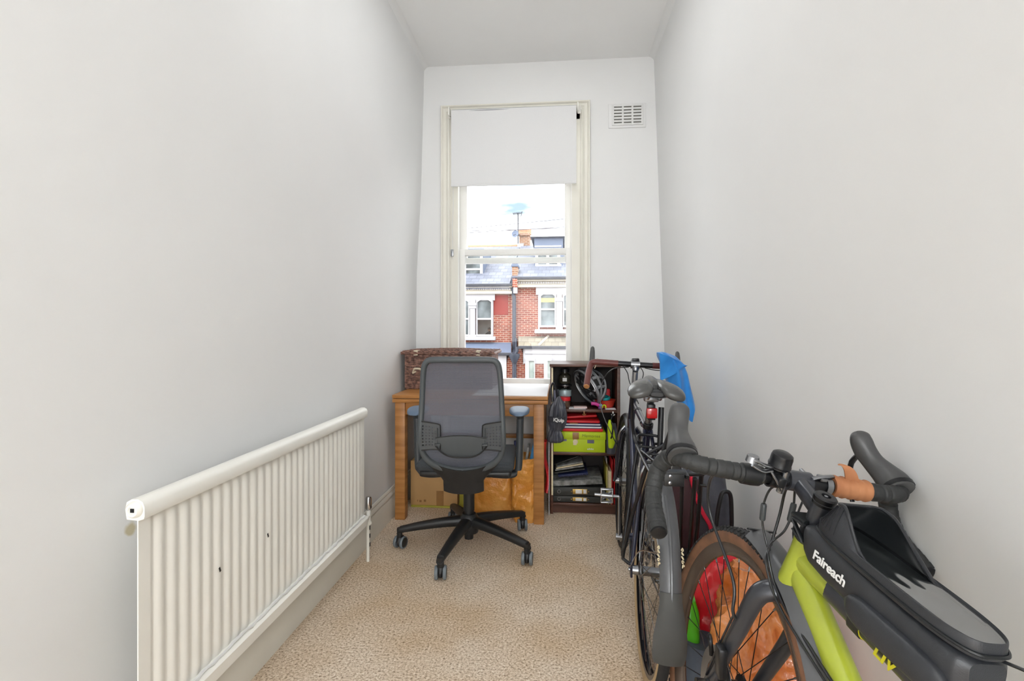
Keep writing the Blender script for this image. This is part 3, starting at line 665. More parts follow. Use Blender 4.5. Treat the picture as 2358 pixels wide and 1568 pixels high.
# column, star base and casters
CH = CM; CM = CM @ Mx.Translation((0, .022, 0))
MB(CM).lathe([(0, .05), (.024, .05), (.024, .20), (.030, .20), (.030, .37), (0, .37)], (0, 0, 0), (0, 0, 1), 20).build('gas_column', M_plasb, ch)
hub = MB(CM).lathe([(0, .085), (.05, .085), (.056, .11), (.052, .165), (.036, .185), (0, .185)], (0, 0, 0), (0, 0, 1), 24).build('base_hub', M_plasb, ch)
swv = [94, 84, 97, 88, 70]
for k in range(5):
    a = R(-98+72*k-6); d = V((cos(a), sin(a), 0)); n = V((-sin(a), cos(a), 0)); Rr = .372
    secs = []
    for t in [i/10 for i in range(11)]:
        r = .03+(Rr-.03)*t; secs.append((d*r+V((0, 0, .145-.045*t**1.5)), n*(.032-.013*t), V((0, 0, .027-.010*t))))
    secs += [(d*(Rr+.010)+V((0, 0, .092)), n*.018, V((-.0, 0, .014))-d*.006)]
    lg = MB(CM).ring(secs, 12, ex=3).ring([(d*Rr+V((0, 0, .108)), n*.017, d*.015), (d*Rr+V((0, 0, .06)), n*.015, d*.013)], 12, ex=3).build('leg', M_plasb, ch, 50)
    w2 = R(swv[k]); fx = V((cos(w2), sin(w2), 0)); fy = V((-sin(w2), cos(w2), 0)); c = d*Rr + fx*.006 + V((0, 0, .032))
    cs = MB(CM).ring([(c+V((0, 0, .034)), fy*.018, fx*.016), (c+V((0, 0, .006)), fy*.011, fx*.030), (c+V((0, 0, -.016)), fy*.010, fx*.022)], 14, ex=3).build('caster_housing', M_plasb, lg)
    for s in (-1, 1):
        o = c+fy*s*.012
        MB(CM).lathe([(.012, 0), (.030, .0), (.032, .003), (.032, .012), (.0295, .0155), (.026, .0158), (.0255, .0158)], o, fy*s, 28).build('caster_wheel', M_cast, lg)
        MB(CM).lathe([(.0255, .014), (.024, .0150), (.012, .0168), (0, .0172)], o, fy*s, 24).build('wheel_cap', M_plasb, lg)
# ================================================================== SHELF UNIT AND WHAT IS ON IT
sx0, sx1, sy0, sy1 = -.050, .390, 3.26, 3.60
sh = thing('shelf_unit', 'dark walnut shelf unit with three open compartments beside the desk', 'shelf', (.17, 3.43, 0))
T = .018
for x in (sx0, sx1-T): MB().box((x, sy0, 0), (x+T, sy1, .938), .001).build('side_panel', M_walnut, sh)
MB().box((sx0-.004, sy0-.006, .938), (sx1+.004, sy1, .956), .002).build('top_panel', M_walnuth, sh)
LV = [.052, .377, .650]
for z in LV: MB().box((sx0+T, sy0+.002, z), (sx1-T, sy1, z+T), .001).build('shelf_board', M_walnuth, sh)
MB().box((sx0+T, sy0+.03, 0), (sx1-T, sy0+.045, .052)).build('plinth', M_walnuth, sh)
MB().box((sx0+T, sy1-.006, .052), (sx1-T, sy1, .938)).build('back_panel', M_back, sh)
MB().box((sx0+.008, sy0-.001, .12), (sx0+.0185, sy0+.0, .93)).box((sx1-T, sy0-.001, .12), (sx1-T+.0, sy0, .93)).build('worn_edge', M_pages, sh)
z1, z2, z3 = [z+T for z in LV]
def bx(name, label, cat, a, b, mat, bev=.002, rot=None, group=None):
    o = MB().box(a, b, bev, rot).build(name, mat); a, b = V(a), V(b); rebase(o, ((a.x+b.x)/2, (a.y+b.y)/2, min(a.z, b.z))); return tag(o, label, cat, group)
RY = lambda d: Mx.Rotation(R(-d), 3, 'Y')
# --- bottom compartment: files lying in a leaning stack
def file_(z0, z1_, y0, x0, x1, mat, lab, ang=0, frame=True, zoff=0):
    c = V(((x0+x1)/2, (y0+sy1-.03)/2, (z0+z1_)/2)); rt = RY(ang).to_4x4(); M = Mx.Translation(c) @ rt
    t = thing('lever_arch_file', lab, 'file', M); h = (z1_-z0)/2; w = (x1-x0)/2; dd = (sy1-.03-y0)/2
    MB(M).box((-w, -dd, h-.004), (w, dd, h), .001).box((-w, -dd, -h), (w, dd, -h+.004), .001).box((-w, -dd, -h), (w, -dd+.004, h), .001).build('cover', mat, t)
    MB(M).box((-w+.01, -dd+.03, -h+.006), (w-.012, dd-.004, h*.5)).build('paper', M_pages, t)
    if frame:
        f = MB(M).box((-.042, -dd-.002, -h*.55), (.050, -dd+.001, h*.55), .0008)
        for x in (-.05, .058): f.cyl((x, -dd-.003, 0), (x, -dd+.001, 0), .0035, 10)
        f.build('label_frame', M_brass, t)
        MB(M).box((-.024, -dd-.0028, -h*.42), (.016, -dd-.001, h*.42)).box((.026, -dd-.0028, -h*.42), (.044, -dd-.001, h*.42)).build('label_card', M_white, t)
        MB(M).lathe([(.011, .0), (.012, .002), (.0095, .002), (.0085, 0)], (-w*.78, -dd-.0005, 0), (0, -1, 0), 16).build('finger_ring', M_steel, t)
    return t
fx0, fx1 = sx0+T+.002, .30
file_(z1+.002, z1+.044, sy0+.015, fx0, fx1, M_file, 'black lever arch file lying lowest in the leaning stack of files')
file_(z1+.046, z1+.104, sy0+.008, fx0, fx1, M_file, 'black lever arch file with a brass label frame, second from the shelf', 1.2)
file_(z1+.112, z1+.150, sy0+.012, fx0, fx1-.02, M_fileg, 'grey marbled file lying on the two black lever arch files', 4.5, False)
bx('spiral_notebook', 'spiral bound notebook lying on the grey marbled file', 'notebook', (fx0+.03, sy0+.02, z1+.168), (fx0+.22, sy1-.06, z1+.182), M_navyc, .002, RY(6))
nb = MB()
for k in range(24): nb.lathe([(.008+.0012*cos(t), .0012*sin(t)) for t in [2*pi*j/5 for j in range(6)]], (fx0+.036+.0076*k, sy0+.022, z1+.160+.0008*k*1.05), (1, 0, 0), 10)
nb.build('wire_binding', M_steel, bpy.data.objects['spiral_notebook']); 
for k, (dz, mat, lab, an) in enumerate([(.196, M_file, 'black plastic wallet bulging under the loose papers in the lowest compartment', 9), (.212, M_fileg, 'grey stapled report in the tilted pile above the spiral notebook', 10), (.222, M_pages, 'cream stapled papers in the tilted pile above the grey report', 11), (.232, M_fileg, 'topmost grey booklet of the tilted paper pile', 12)]):
    bx('document', lab, 'papers', (fx0+.005+.006*k, sy0+.02+.01*k, z1+dz), (fx0+.20-.004*k, sy1-.07, z1+dz+.007), mat, .001, RY(an))
bx('ring_binder', 'thin black ring binder tipped up on top of the papers in the lowest compartment', 'binder', (fx0+.002, sy0+.03, z1+.263), (fx0+.165, sy1-.05, z1+.267), M_file, .001, RY(20))
# --- bottom compartment: upright books at the side
def book(name, lab, x0, x1, z, h, y0, cov, dep=.25, cat='book', pg=True):
    t = thing(name, lab, cat, ((x0+x1)/2, y0+dep/2, z))
    MB().box((x0, y0, z), (x0+.0025, y0+dep, z+h), .0005).box((x1-.0025, y0, z), (x1, y0+dep, z+h), .0005).box((x0, y0+dep-.003, z), (x1, y0+dep, z+h), .0005).build('cover', cov, t)
    if pg: MB().box((x0+.0025, y0+.004, z+.004), (x1-.0025, y0+dep-.003, z+h-.005)).build('pages', M_pages, t)
    return t
book('notebook', 'slim olive covered book standing next to the stack of files', .305, .313, z1, .236, sy0+.01, M_olive)
book('notebook', 'thick cream paged book standing between the olive and the red book', .316, .336, z1, .212, sy0+.004, M_pages)
book('binder', 'bright red binder standing beside the cream paged book', .339, .357, z1, .285, sy0+.002, M_redc, cat='binder', pg=False)
bx('card', 'pale card standing behind the cream paged book', 'card', (.315, sy0+.12, z1), (.320, sy0+.30, z1+.262), M_paper, .0005)
# --- middle compartment: shoe box, folders and books on it
sb = thing('shoe_box', 'lime green shoe box with a lid marked Memories', 'box', (.125, 3.42, z2))
by0 = sy0+.008; bx0, bx1 = sx0+T+.003, .298
MB().box((bx0, by0, z2), (bx1, by0+.29, z2+.098), .002).build('box_body', M_limebox, sb)
MB().box((bx0-.002+.028, by0-.004, z2+.082), (bx1+.003, by0+.294, z2+.128), .002).build('lid', M_limebox, sb)
MB().box((.092, by0-.0055, z2+.083), (.132, by0-.0035, z2+.1265), .0004).build('tape', M_cardt, sb)
MB().lathe([(0, .001), (.016, .001), (.016, 0)], (.110, by0-.0005, z2+.066), (0, -1, 0), 20).box((.096, by0-.001, z2+.045), (.118, by0+.001, z2+.062)).build('sticker', M_pages, sb)
MB().box((.185, by0-.001, z2+.058), (.228, by0+.001, z2+.079)).box((.01, by0-.001, z2+.069), (.055, by0+.001, z2+.081)).build('grey_sticker', M_greyl, sb)
FR = lambda p: basis(V(p), V((1, 0, 0)), V((0, 0, 1)), V((0, -1, 0)))
text('handwriting', 'Memories', .026, FR((.208, by0-.0045, z2+.105)), M_blk, sb, .0003, .15, 1.1, off=-.0004)
text('printed_mark', 'adidas', .017, FR((.205, by0-.0006, z2+.022)), M_txt, sb, .0003)
zz = z2+.129
st = [('folder', 'crimson folder lying directly on the lime shoe box', M_redc, .018, .095, .012, 0), ('book', 'navy book with pale pages lying on the crimson folder', M_navyc, .016, .09, .014, 1),
      ('book', 'dark blue book lying on the navy book, one from the top', M_navyc, .014, .10, .02, -1), ('folder', 'red folder lying topmost on the books in the middle compartment', M_redc, .016, .07, .03, 1)]
for k, (nm, lab, mat, th, x0, dy, an) in enumerate(st):
    x0 = .028+.006*k; x1 = .285-.006*k
    if nm == 'book':
        t = thing(nm, lab, 'book', ((x0+x1)/2, 3.42, zz))
        MB().box((x0, by0+dy, zz), (x1, by0+dy+.22, zz+.003), .0005).box((x0, by0+dy, zz+th-.003), (x1, by0+dy+.22, zz+th), .0005).box((x0, by0+dy+.217, zz), (x1, by0+dy+.22, zz+th)).build('cover', mat, t)
        MB().box((x0+.004, by0+dy+.003, zz+.003), (x1-.004, by0+dy+.217, zz+th-.003)).build('pages', M_paper, t)
    else: bx(nm, lab, 'folder', (x0, by0+dy, zz), (x1, by0+dy+.22, zz+th), mat, .004)
    zz += th+.001
bx('folder', 'faded red folder leaning at the back above the book pile', 'folder', (.02, sy0+.06, zz+.012), (.25, sy1-.08, zz+.026), M_redc, .003, RY(4))
bx('envelope', 'small brown envelope stuck out over the dark blue book', 'envelope', (.075, by0+.006, zz-.018), (.125, by0+.12, zz-.014), M_cardt, .001)
# hi-vis bundle hanging in the corner of the middle compartment
hv = thing('hi_vis_bag', 'hi-vis yellow and black reflective bag hung at the edge of the middle shelf', 'bag', (.327, sy0-.02, z2+.02))
m = MB(); secs = []
for k in range(15):
    t = k/14; z = .435+.175*t; e = sin(pi*min(1, .08+.88*t))**.5; secs.append((V((.328+.006*sin(t*5), sy0-.03, z)), V((.027*e*(1-.35*t), 0, 0)), V((0, .026*e, 0))))
m.ring(secs, 16, ex=2.4); m.build('yellow_cover', M_hiviz, hv)
MB().ring([(V((.330, sy0-.012, .395)), (.026, 0, 0), (0, .02, 0)), (V((.335, sy0-.01, .45)), (.033, 0, 0), (0, .022, 0)), (V((.340, sy0-.004, .52)), (.036, 0, 0), (0, .018, 0)), (V((.337, sy0+.0, .585)), (.025, 0, 0), (0, .014, 0))], 14).build('black_body', M_umb, hv)
MB().tube(spl([(.33, sy0-.035, .60), (.338, sy0-.058, .575), (.333, sy0-.060, .52), (.326, sy0-.058, .50)], 6), .005, 8).box((.329, sy0-.062, .515), (.337, sy0-.055, .535), .002).build('black_strap', M_blk, hv)
MB().tube([(.33, sy0-.02, .605), (.345, sy0-.004, .645)], .004, 8).build('hanging_loop', M_blk, hv)
# --- top compartment
jr = thing('storage_jar', 'tall clear glass storage jar with dark contents at the back of the top compartment', 'jar', (.045, 3.42, z3))
MB().lathe([(0, .001), (.040, .001), (.043, .006), (.043, .10), (.040, .112), (.028, .122), (.028, .128)], (.045, 3.42, z3), (0, 0, 1), 28).build('jar_glass', M_glassj, jr)
MB().lathe([(0, .004), (.037, .004), (.039, .06), (0, .064)], (.045, 3.42, z3), (0, 0, 1), 24).build('contents', M_wick, jr)
MB().lathe([(.0435, .065), (.0440, .066), (.0440, .105), (.0435, .106)], (.045, 3.42, z3), (0, 0, 1), 28).build('paper_label', pm('silver_blue_label', (186, 206, 210), .35, metal=.2), jr)
MB().lathe([(0, .130), (.046, .130), (.048, .134), (.048, .142), (0, .145)], (.045, 3.42, z3), (0, 0, 1), 28).build('glass_lid', M_steel, jr)
j2 = thing('storage_jar', 'dark glass jar stacked upon the jar with the silver label', 'jar', (.045, 3.42, z3+.146))
MB().lathe([(0, 0), (.036, .0), (.040, .006), (.040, .055), (.03, .066), (.024, .070), (.024, .078)], (.045, 3.42, z3+.147), (0, 0, 1), 24).build('jar_body', pm('dark_jar', (58, 56, 46), .2, coat=.4), j2)
MB().lathe([(0, .078), (.028, .078), (.028, .096), (.02, .10), (0, .10)], (.045, 3.42, z3+.147), (0, 0, 1), 24).build('jar_lid', M_blk, j2)
MB().box((.03, 3.376, z3+.165), (.058, 3.381, z3+.188), .001).build('paper_label', M_white, j2)
j3 = thing('sauce_jar', 'low jar with a bright red lid standing in front of the tall jar', 'jar', (.042, 3.335, z3))
MB().lathe([(0, .0), (.033, .0), (.036, .005), (.036, .042), (.034, .048)], (.042, 3.335, z3), (0, 0, 1), 24).build('jar_body', pm('brown_jar', (92, 66, 50), .25, coat=.4), j3)
MB().lathe([(.0365, .046), (.039, .047), (.039, .066), (.036, .069), (0, .069)], (.042, 3.335, z3), (0, 0, 1), 28).build('red_lid', M_redc, j3)
bx('pencil_tin', 'small grey box standing at the left edge of the top compartment', 'box', (-.028, 3.285, z3), (-.0005, 3.33, z3+.118), M_greyl, .002)
# helmet lying on its side, hollow towards the room
def helmet():
    c = V((.190, 3.345, z3+.135)); ax = V((.80, .46, .36)).normalized()      # crown points into the shelf
    x = V((1, 0, -.18)); x = (x-ax*x.dot(ax)).normalized(); y = ax.cross(x)
    M = basis(c, x, y, ax); h = thing('bike_helmet', 'black and grey vented cycling helmet lying open side out on the top shelf', 'helmet', M)
    a, b2, hh = .128, .102, .125
    def P(u, v, k=1.0):
        t = 2*pi*u; f = pi/2*v; return V((a*k*cos(t)*cos(f)**.8, b2*k*sin(t)*cos(f)**.8, hh*k*sin(f)-.01))
    MB(M).grid(lambda u, v: P(u, v, .95), 36, 9).build('foam_liner', M_helmd, h)
    for k in range(-2, 3):
        q = k/2.25; m = MB(M); secs = []
        for i in range(21):
            f = -1+2*i/20; xx = a*f*math.sqrt(max(0, 1-.0*q*q)); yy = q*b2*math.sqrt(max(0, 1-f*f)); r2 = (xx/a)**2+(yy/b2)**2
            z = hh*math.sqrt(max(0, 1-min(1, r2)))**1.1-.01; p = V((xx, yy, z)); n = V((xx/a/a, yy/b2/b2, z/hh/hh+.001)).normalized()
            secs.append((p, V((0, 1, 0))*(.013+.006*(1-abs(f))), n*.009))
        m.ring(secs, 10, ex=3); m.build('shell_rib', M_helm, h, 60)
    for f in (-.45, .1, .6):
        P2 = []
        for i in range(17):
            yy = b2*.97*(-1+2*i/16)*math.sqrt(1-f*f); r2 = f*f+(yy/b2)**2; P2.append(V((a*f, yy, hh*math.sqrt(max(0, 1-min(1, r2)))**1.1-.012)))
        MB(M).tube(P2, .011, 8).build('cross_rib', M_helm, h)
    MB(M).tube([P(i/48, 0, 1.0)+V((0, 0, .004)) for i in range(48)], .0085, 8, closed=True).build('shell_rim', M_helm, h)
    MB(M).tube([P(i/48, 0, .955)+V((0, 0, -.004)) for i in range(48)], .0035, 6, closed=True).build('silver_edge', M_steel, h, label='bright silver edging')
    MB(M).tube([P(i/40, 0, .80)+V((0, 0, .025)) for i in range(40)], .006, 6, closed=True, flat=.5).build('cradle_band', M_blk, h)
    for s in (-1, 1):
        MB(M).tube(spl([P(.1, 0, .9) if s > 0 else P(.4, 0, .9), (s*.03, -.01, -.035), (0, -.04, -.055)], 6), .006, 6, flat=.25).tube(spl([P(.9, 0, .9) if s > 0 else P(.6, 0, .9), (s*.04, -.03, -.03), (0, -.04, -.055)], 6), .006, 6, flat=.25).build('chin_strap', M_blk, h)
    MB(M).ring([((-.04, .02, .06), (.008, 0, 0), (0, .008, 0)), ((-.04, .02, .07), (.008, 0, 0), (0, .008, 0))], 10).build('pink_pad', M_pink, h)
helmet()
# bowl of odds and ends
bl = thing('plastic_bowl', 'terracotta red plastic bowl behind the trinkets on the top shelf', 'bowl', (.305, 3.37, z3))
MB().lathe([(0, .002), (.04, .002), (.052, .01), (.066, .05), (.069, .05), (.054, .004), (0, -.0)], (.305, 3.37, z3+.001), (0, 0, 1), 32).build('bowl_body', M_orred, bl)
o = MB().ring([(V((.30+.032*cos(t), 3.365+.03*sin(t), z3+.062+.006*sin(t))), V((cos(t), sin(t), 0))*.008, V((0, 0, .010))) for t in [2*pi*k/24 for k in range(24)]], 8, closed=True).build('tape_roll', M_teal); tag(rebase(o, (.30, 3.365, z3+.05)), 'teal ring of tape lying in the terracotta red bowl', 'tape')
bx('purse', 'red cloth purse leaning at the back of the bowl', 'purse', (.29, 3.42, z3+.03), (.345, 3.45, z3+.115), M_redc, .012)
bx('toy_block', 'purple block on the shelf edge in front of the red bowl', 'toy', (.255, 3.285, z3), (.285, 3.31, z3+.018), M_purp, .004)
o = MB().tube(spl([(.212, 3.29, z3+.034), (.238, 3.286, z3+.034), (.262, 3.288, z3+.024)], 5), [.011]*10+[.008], 10).build('highlighter_pen', M_pink); tag(rebase(o, (.236, 3.288, z3+.022)), 'fat pink pen lying on top of the purple bits', 'pen')
bx('eraser', 'pale blue eraser next to the fat pink pen', 'eraser', (.262, 3.275, z3+.019), (.28, 3.295, z3+.034), pm('pale_blue_rubber', (150, 186, 226), .5), .004)
o = MB().tube([(.292+.010*cos(t), 3.282, z3+.015+.012*sin(t)) for t in [-.6+4.2*k/16 for k in range(17)]], .004, 8).build('reflective_band', M_hiviz); tag(rebase(o, (.292, 3.282, z3)), 'bent yellow reflective band on the shelf edge', 'band')
bx('sheet_of_paper', 'white sheet lying on the top shelf at the far corner', 'paper', (.30, 3.27, z3+.0005), (.365, 3.34, z3+.003), M_paper, .0005)
bx('leaflet', 'pale leaflet lying on the top shelf below the helmet', 'leaflet', (.07, 3.268, z3+.0005), (.175, 3.36, z3+.003), M_paper, .0005)
bx('leaflet', 'crumpled pink leaflet on the pale leaflet under the helmet', 'leaflet', (.10, 3.275, z3+.0035), (.185, 3.33, z3+.014), pm('pink_leaflet', (214, 190, 186), .7), .003)
o = MB().box((-.006, 3.262, z3+.0), (.004, 3.29, z3+.035), .002, RY(15)).build('tag', M_ylw); o2_ = tag(rebase(o, (0.06, 3.27, z3)), 'small yellow tag beside the umbrella at the shelf edge', 'tag'); o2_.location.x = .068
for x, nm in ((.165, 'brown'), (.345, 'cream')):
    o = MB().tube([(x+.010*cos(t), sy0-.001, LV[2]-.008+.010*sin(t)) for t in [pi+pi*k/8 for k in range(9)]], .0022, 6).box((x-.004, sy0-.006, LV[2]-.012), (x+.004, sy0+.002, LV[2]+.008), .001).build('hook', M_white if nm == 'cream' else M_cardt)
    tag(rebase(o, (x, sy0, LV[2]-.015)), nm + ' hook fixed under the edge of the middle board of the shelf unit', 'hook')
# umbrella hung on the shelf side
um = thing('umbrella', 'folded charcoal umbrella with white letters hung between desk and shelf unit', 'umbrella', (-.005, 3.20, .47))
m = MB(); secs = []; rng = random.Random(2)
prof = [(.758, .008), (.735, .020), (.715, .034), (.69, .044), (.655, .050), (.62, .050), (.585, .046), (.555, .037), (.54, .033), (.52, .040), (.50, .046), (.478, .044), (.468, .030)]
for z, r in prof: secs.append((V((-.004-.012*(.62-z)/.15*.6+(.012 if z < .55 else 0)*-.6, 3.205, z)), V((r, 0, 0)), V((0, r*.62, 0))))
def fold(u, v):
    i = v*(len(secs)-1); k = min(int(i), len(secs)-2); f = i-k; c = secs[k][0].lerp(secs[k+1][0], f); rx = secs[k][1].x*(1-f)+secs[k+1][1].x*f; ry = secs[k][2].y*(1-f)+secs[k+1][2].y*f
    t = 2*pi*u; w = 1+.16*sin(7*t+5*v)+.08*sin(13*t-7*v); return c+V((rx*cos(t)*w, ry*sin(t)*w, 0))
MB().grid(fold, 72, 36).build('folded_canopy', M_umb, um, 80)
MB().ring([(V((-.008, 3.202, .598)), (.0535, 0, 0), (0, .036, 0)), (V((-.008, 3.202, .633)), (.0555, 0, 0), (0, .037, 0))], 28).build('canopy_strap', M_umb, um)
text('printed_letters', 'iQuip', .030, FR((.004, 3.1625, .615)) @ Mx.Rotation(R(-4), 4, 'Z'), M_txt, um, .0008, off=.0006)
MB().tube(spl([(-.006, 3.205, .75), (-.012, 3.205, .80), (-.030, 3.215, .84), (-.044, 3.23, .80), (-.034, 3.22, .72)], 6), .006, 8).build('wrist_loop', M_blk, um)
# ================================================================== BICYCLES
def wheel(name, parent, c, fw, up, lat, r_t, tw, r_in, rim_d, n_sp, m_tyre, m_side, m_rim, m_hub, hub_w, m_spoke=None, knobs=False, disc=False, phase=0, cassette=False):
    """c hub centre; fw/up in the wheel plane, lat the axle direction"""
    w = bpy.data.objects.new(name, None); COL.objects.link(w); w.empty_display_size = .02; w.parent = parent; WM[w.name] = WM[parent.name]
    rc = r_t - tw*.5                           # centre radius of the tyre section
    ry = tw*.52
    rot = lambda t: fw*cos(t)+up*sin(t)
    def ringprof(prof, seg=72):
        m = MB(); vs = []; n = len(prof)
        for k in range(seg):
            d = rot(2*pi*k/seg)
            vs += [c+d*r+lat*h for r, h in prof]
        fs = []
        for k in range(seg):
            q = (k+1) % seg
            for i in range(n-1): fs.append((k*n+i, k*n+i+1, q*n+i+1, q*n+i))
        return m.add(vs, fs)
    tr = [(rc+ry*cos(a), tw*.5*sin(a)) for a in [R(-62+124*i/10) for i in range(11)]]
    ringprof(tr).build('tyre_tread', m_tyre, w, 60)
    for s in (-1, 1):
        sd = [(rc+ry*cos(a), s*tw*.5*sin(a)) for a in [R(60+95*i/8) for i in range(9)]]
        ringprof(sd).build('sidewall', m_side, w, 60)
    rr = rc-ry*.75; hw = tw*.34
    ringprof([(rr+.004, -hw), (rr, -hw), (rr-.006, -hw), (rr-.012, -hw*.92), (r_in+.004, -hw*.55), (r_in, -hw*.25), (r_in, hw*.25), (r_in+.004, hw*.55), (rr-.012, hw*.92), (rr-.006, hw), (rr, hw), (rr+.004, hw), (rr-.01, 0), (rr+.004, -hw)]).build('rim', m_rim, w, 40)
    if knobs:
        m = MB()
        for k in range(120):
            t = 2*pi*k/120; d = rot(t); tg = rot(t+pi/2)
            for s in (-1, 1):
                for a_, ln in ((58, .0032), (34, .0026)):
                    a = R(a_); p = c+d*(rc+ry*cos(a))+lat*(s*tw*.5*sin(a)); nn = (d*cos(a)+lat*s*sin(a)).normalized(); b = nn.cross(tg)
                    tt = tg*(.0052 if a_ > 50 else .0044); bb = b*.0042
                    q = p+tg*(.004 if a_ < 50 else 0)
                    m.add([q+tt+bb, q+tt-bb, q-tt-bb, q-tt+bb, q+tt*.8+bb*.8+nn*ln, q+tt*.8-bb*.8+nn*ln, q-tt*.8-bb*.8+nn*ln, q-tt*.8+bb*.8+nn*ln], [(0, 1, 5, 4), (1, 2, 6, 5), (2, 3, 7, 6), (3, 0, 4, 7), (4, 5, 6, 7)])
        m.build('tread_knobs', m_tyre, w, 0, kind='stuff')
    MB().lathe([(0, -hub_w/2-.012), (.006, -hub_w/2-.012), (.006, -hub_w/2), (.014, -hub_w/2), (.016, -hub_w/2+.02), (.028, -hub_w/2+.024), (.028, -hub_w/2+.029), (.016, -hub_w/2+.036), (.015, hub_w/2-.036), (.028, hub_w/2-.029), (.028, hub_w/2-.024), (.016, hub_w/2-.02), (.014, hub_w/2), (.006, hub_w/2), (.006, hub_w/2+.012), (0, hub_w/2+.012)], c, lat, 20).build('hub', m_hub, w)
    m = MB(); nip = MB()
    for k in range(n_sp):
        s = 1 if k % 2 else -1; t = 2*pi*(k+.5)/n_sp+phase; dr = 1 if (k//2) % 2 else -1; th = t+dr*R(62)
        p = c+rot(th)*.026+lat*s*(hub_w/2-.026); q = c+rot(t)*(r_in+.003)+lat*s*.003
        m.tube([p, q], .0011, 5); e = (p-q).normalized(); nip.tube([q, q+e*.013], .0021, 6)
    m.build('spoke_set', m_spoke or M_blackspk, w, 60, kind='stuff'); nip.build('spoke_nipples', M_stl, w, 60, kind='stuff')
    if disc: ringd = MB().lathe([(.05, -.0009), (.08, -.0009), (.08, .0009), (.05, .0009), (.05, -.0009)], c-lat*(hub_w/2-.012), lat, 40).build('disc_rotor', M_steel, w)
    if cassette:
        m = MB()
        for k in range(7): rk = .052-.004*k; m.lathe([(.018, 0), (rk, 0), (rk, .0018), (.018, .0018)], c+lat*(hub_w/2-.032+.0042*k), lat, 28)
        m.build('cassette', M_steel, w)
    return w
def guard(name, parent, mat, c, fw, up, lat, r, wd, a0, a1, dep=.014, n=48, flare=None, th=.0016):
    def fn(u, v):
        a = R(a0+(a1-a0)*u); d = fw*cos(a)+up*sin(a); t = v*2-1; w2 = wd/2*(flare(u) if flare else 1)
        rr = r - dep*abs(t)**2.6; nn = (d+lat*t*abs(t)*.9).normalized(); return c+d*rr+lat*t*w2, nn
    return MB().sheet(fn, n, 12, th).build(name, mat, parent, 60)

# ------------------------------------------------------------------ bike A: navy tourer standing beyond
ya, la = R(2.3), R(3.2); PA = V((.300, 1.79, 0))
fA = V((sin(ya), cos(ya), 0)); rA = V((cos(ya), -sin(ya), 0)); uA = V((0, 0, 1))*cos(la)+rA*sin(la); lA = rA*cos(la)-V((0, 0, 1))*sin(la)
MA = basis(PA, lA, fA, uA)
A = lambda r, f, u: PA+lA*r+fA*f+uA*u
ba = thing('touring_bike', 'navy touring bicycle with oxblood taped bars, wide saddle and black rear rack', 'bicycle', MA)
HR, HF = A(0, 0, .345), A(0, 1.055, .345); BBp = A(0, .44, .28)
HTt, HTb = A(0, .835, .845), A(0, .885, .695)
m = MB(); STt = A(0, .275, .80)
m.tube([BBp, STt], .0145, 14).tube([STt-uA*.02, HTt-uA*.035], .0145, 14).tube([BBp, HTb+uA*.03], .0165, 14).tube([HTb, HTt], .018, 16)
m.cyl(BBp-lA*.036, BBp+lA*.036, .021, 18)
for s in (-1, 1):
    m.tube(spl([STt+lA*s*.012-uA*.02, A(s*.030, .16, .63), A(s*.062, .02, .375), A(s*.066, 0, .350)], 6), [.0075]*13+[.006]*6, 10)
    m.tube(spl([BBp+lA*s*.022, A(s*.036, .30, .300), A(s*.064, .04, .340), A(s*.066, 0, .345)], 6), .009, 10)
    m.box(A(s*.069, 0, .345)-V((.004, .018, .022)), A(s*.069, 0, .345)+V((.004, .018, .022)), .003)
m.build('frame', M_navy, ba, 50)
m = MB(); m.tube([HTb-uA*.005+fA*.0, A(0, .897, .655)], .017, 14)
for s in (-1, 1): m.tube(spl([A(s*.004, .897, .66), A(s*.042, .905, .645), A(s*.052, .935, .56), A(s*.05, 1.02, .40), A(s*.05, 1.055, .345)], 6), [.013]*8+[.012]*8+[.010]*9, 12)
m.build('fork', M_navy, ba, 50)
MB().lathe([(0, 0), (.021, 0), (.021, .012), (.018, .014), (.018, .04), (.0, .04)], HTt, (HTt-HTb).normalized(), 20).build('headset', M_steel, ba)
wheel('rear_wheel', ba, HR, fA, uA, lA, .344, .037, .298, .02, 36, M_rub, M_tan, M_rimA, M_steel, .130, M_stl, cassette=True)
wheel('front_wheel', ba, HF, fA, uA, lA, .344, .037, .298, .02, 32, M_rub, M_rub, M_rimA, M_steel, .096, M_blackspk, phase=.1)
gd = guard('rear_mudguard', ba, M_guard, HR, fA, uA, lA, .370, .060, 72, 178, .016)
# mud flap
def flap(u, v):
    a = R(163+29.5*u); d = fA*cos(a)+uA*sin(a); t = v*2-1
    w2 = .030+.016*min(1, max(0, (u-.12)/.5))*(1 if u < .8 else math.sqrt(max(0, 1-((u-.8)/.2)**2)*.75+.25))
    rr = .3745+.006*u-.012*abs(t)**2.4*(1-.4*u); return HR+d*rr+lA*t*w2, (d+lA*t*.5).normalized()
MB().sheet(flap, 26, 14, .003).build('mud_flap', M_flap, gd, 60)
m = MB()
for s in (-1, 1):
    a = R(148); p = HR+(fA*cos(a)+uA*sin(a))*.362+lA*s*.031
    m.tube(spl([A(s*.072, 0, .35), A(s*.062, -.14, .47), p], 5), .0022, 6)
m.build('mudguard_stay', M_stl, gd)
m = MB(); a = R(148)
for s in (-1, 1):
    for k in range(5): m.tube([HR+(fA*cos(a+.03*k-.05)+uA*sin(a+.03*k-.05))*.366+lA*s*.033+V((.0025*cos(t+k), .003*sin(2*t), .004*sin(t))) for t in [2*pi*j/9 for j in range(10)]], .0016, 5)
m.build('string_ties', M_pages, gd)
MB().tube([HR+(fA*cos(R(x))+uA*sin(R(x)))*.3735 for x in range(120, 178, 4)], .004, 6, flat=.5).build('centre_ridge', M_guard, gd)
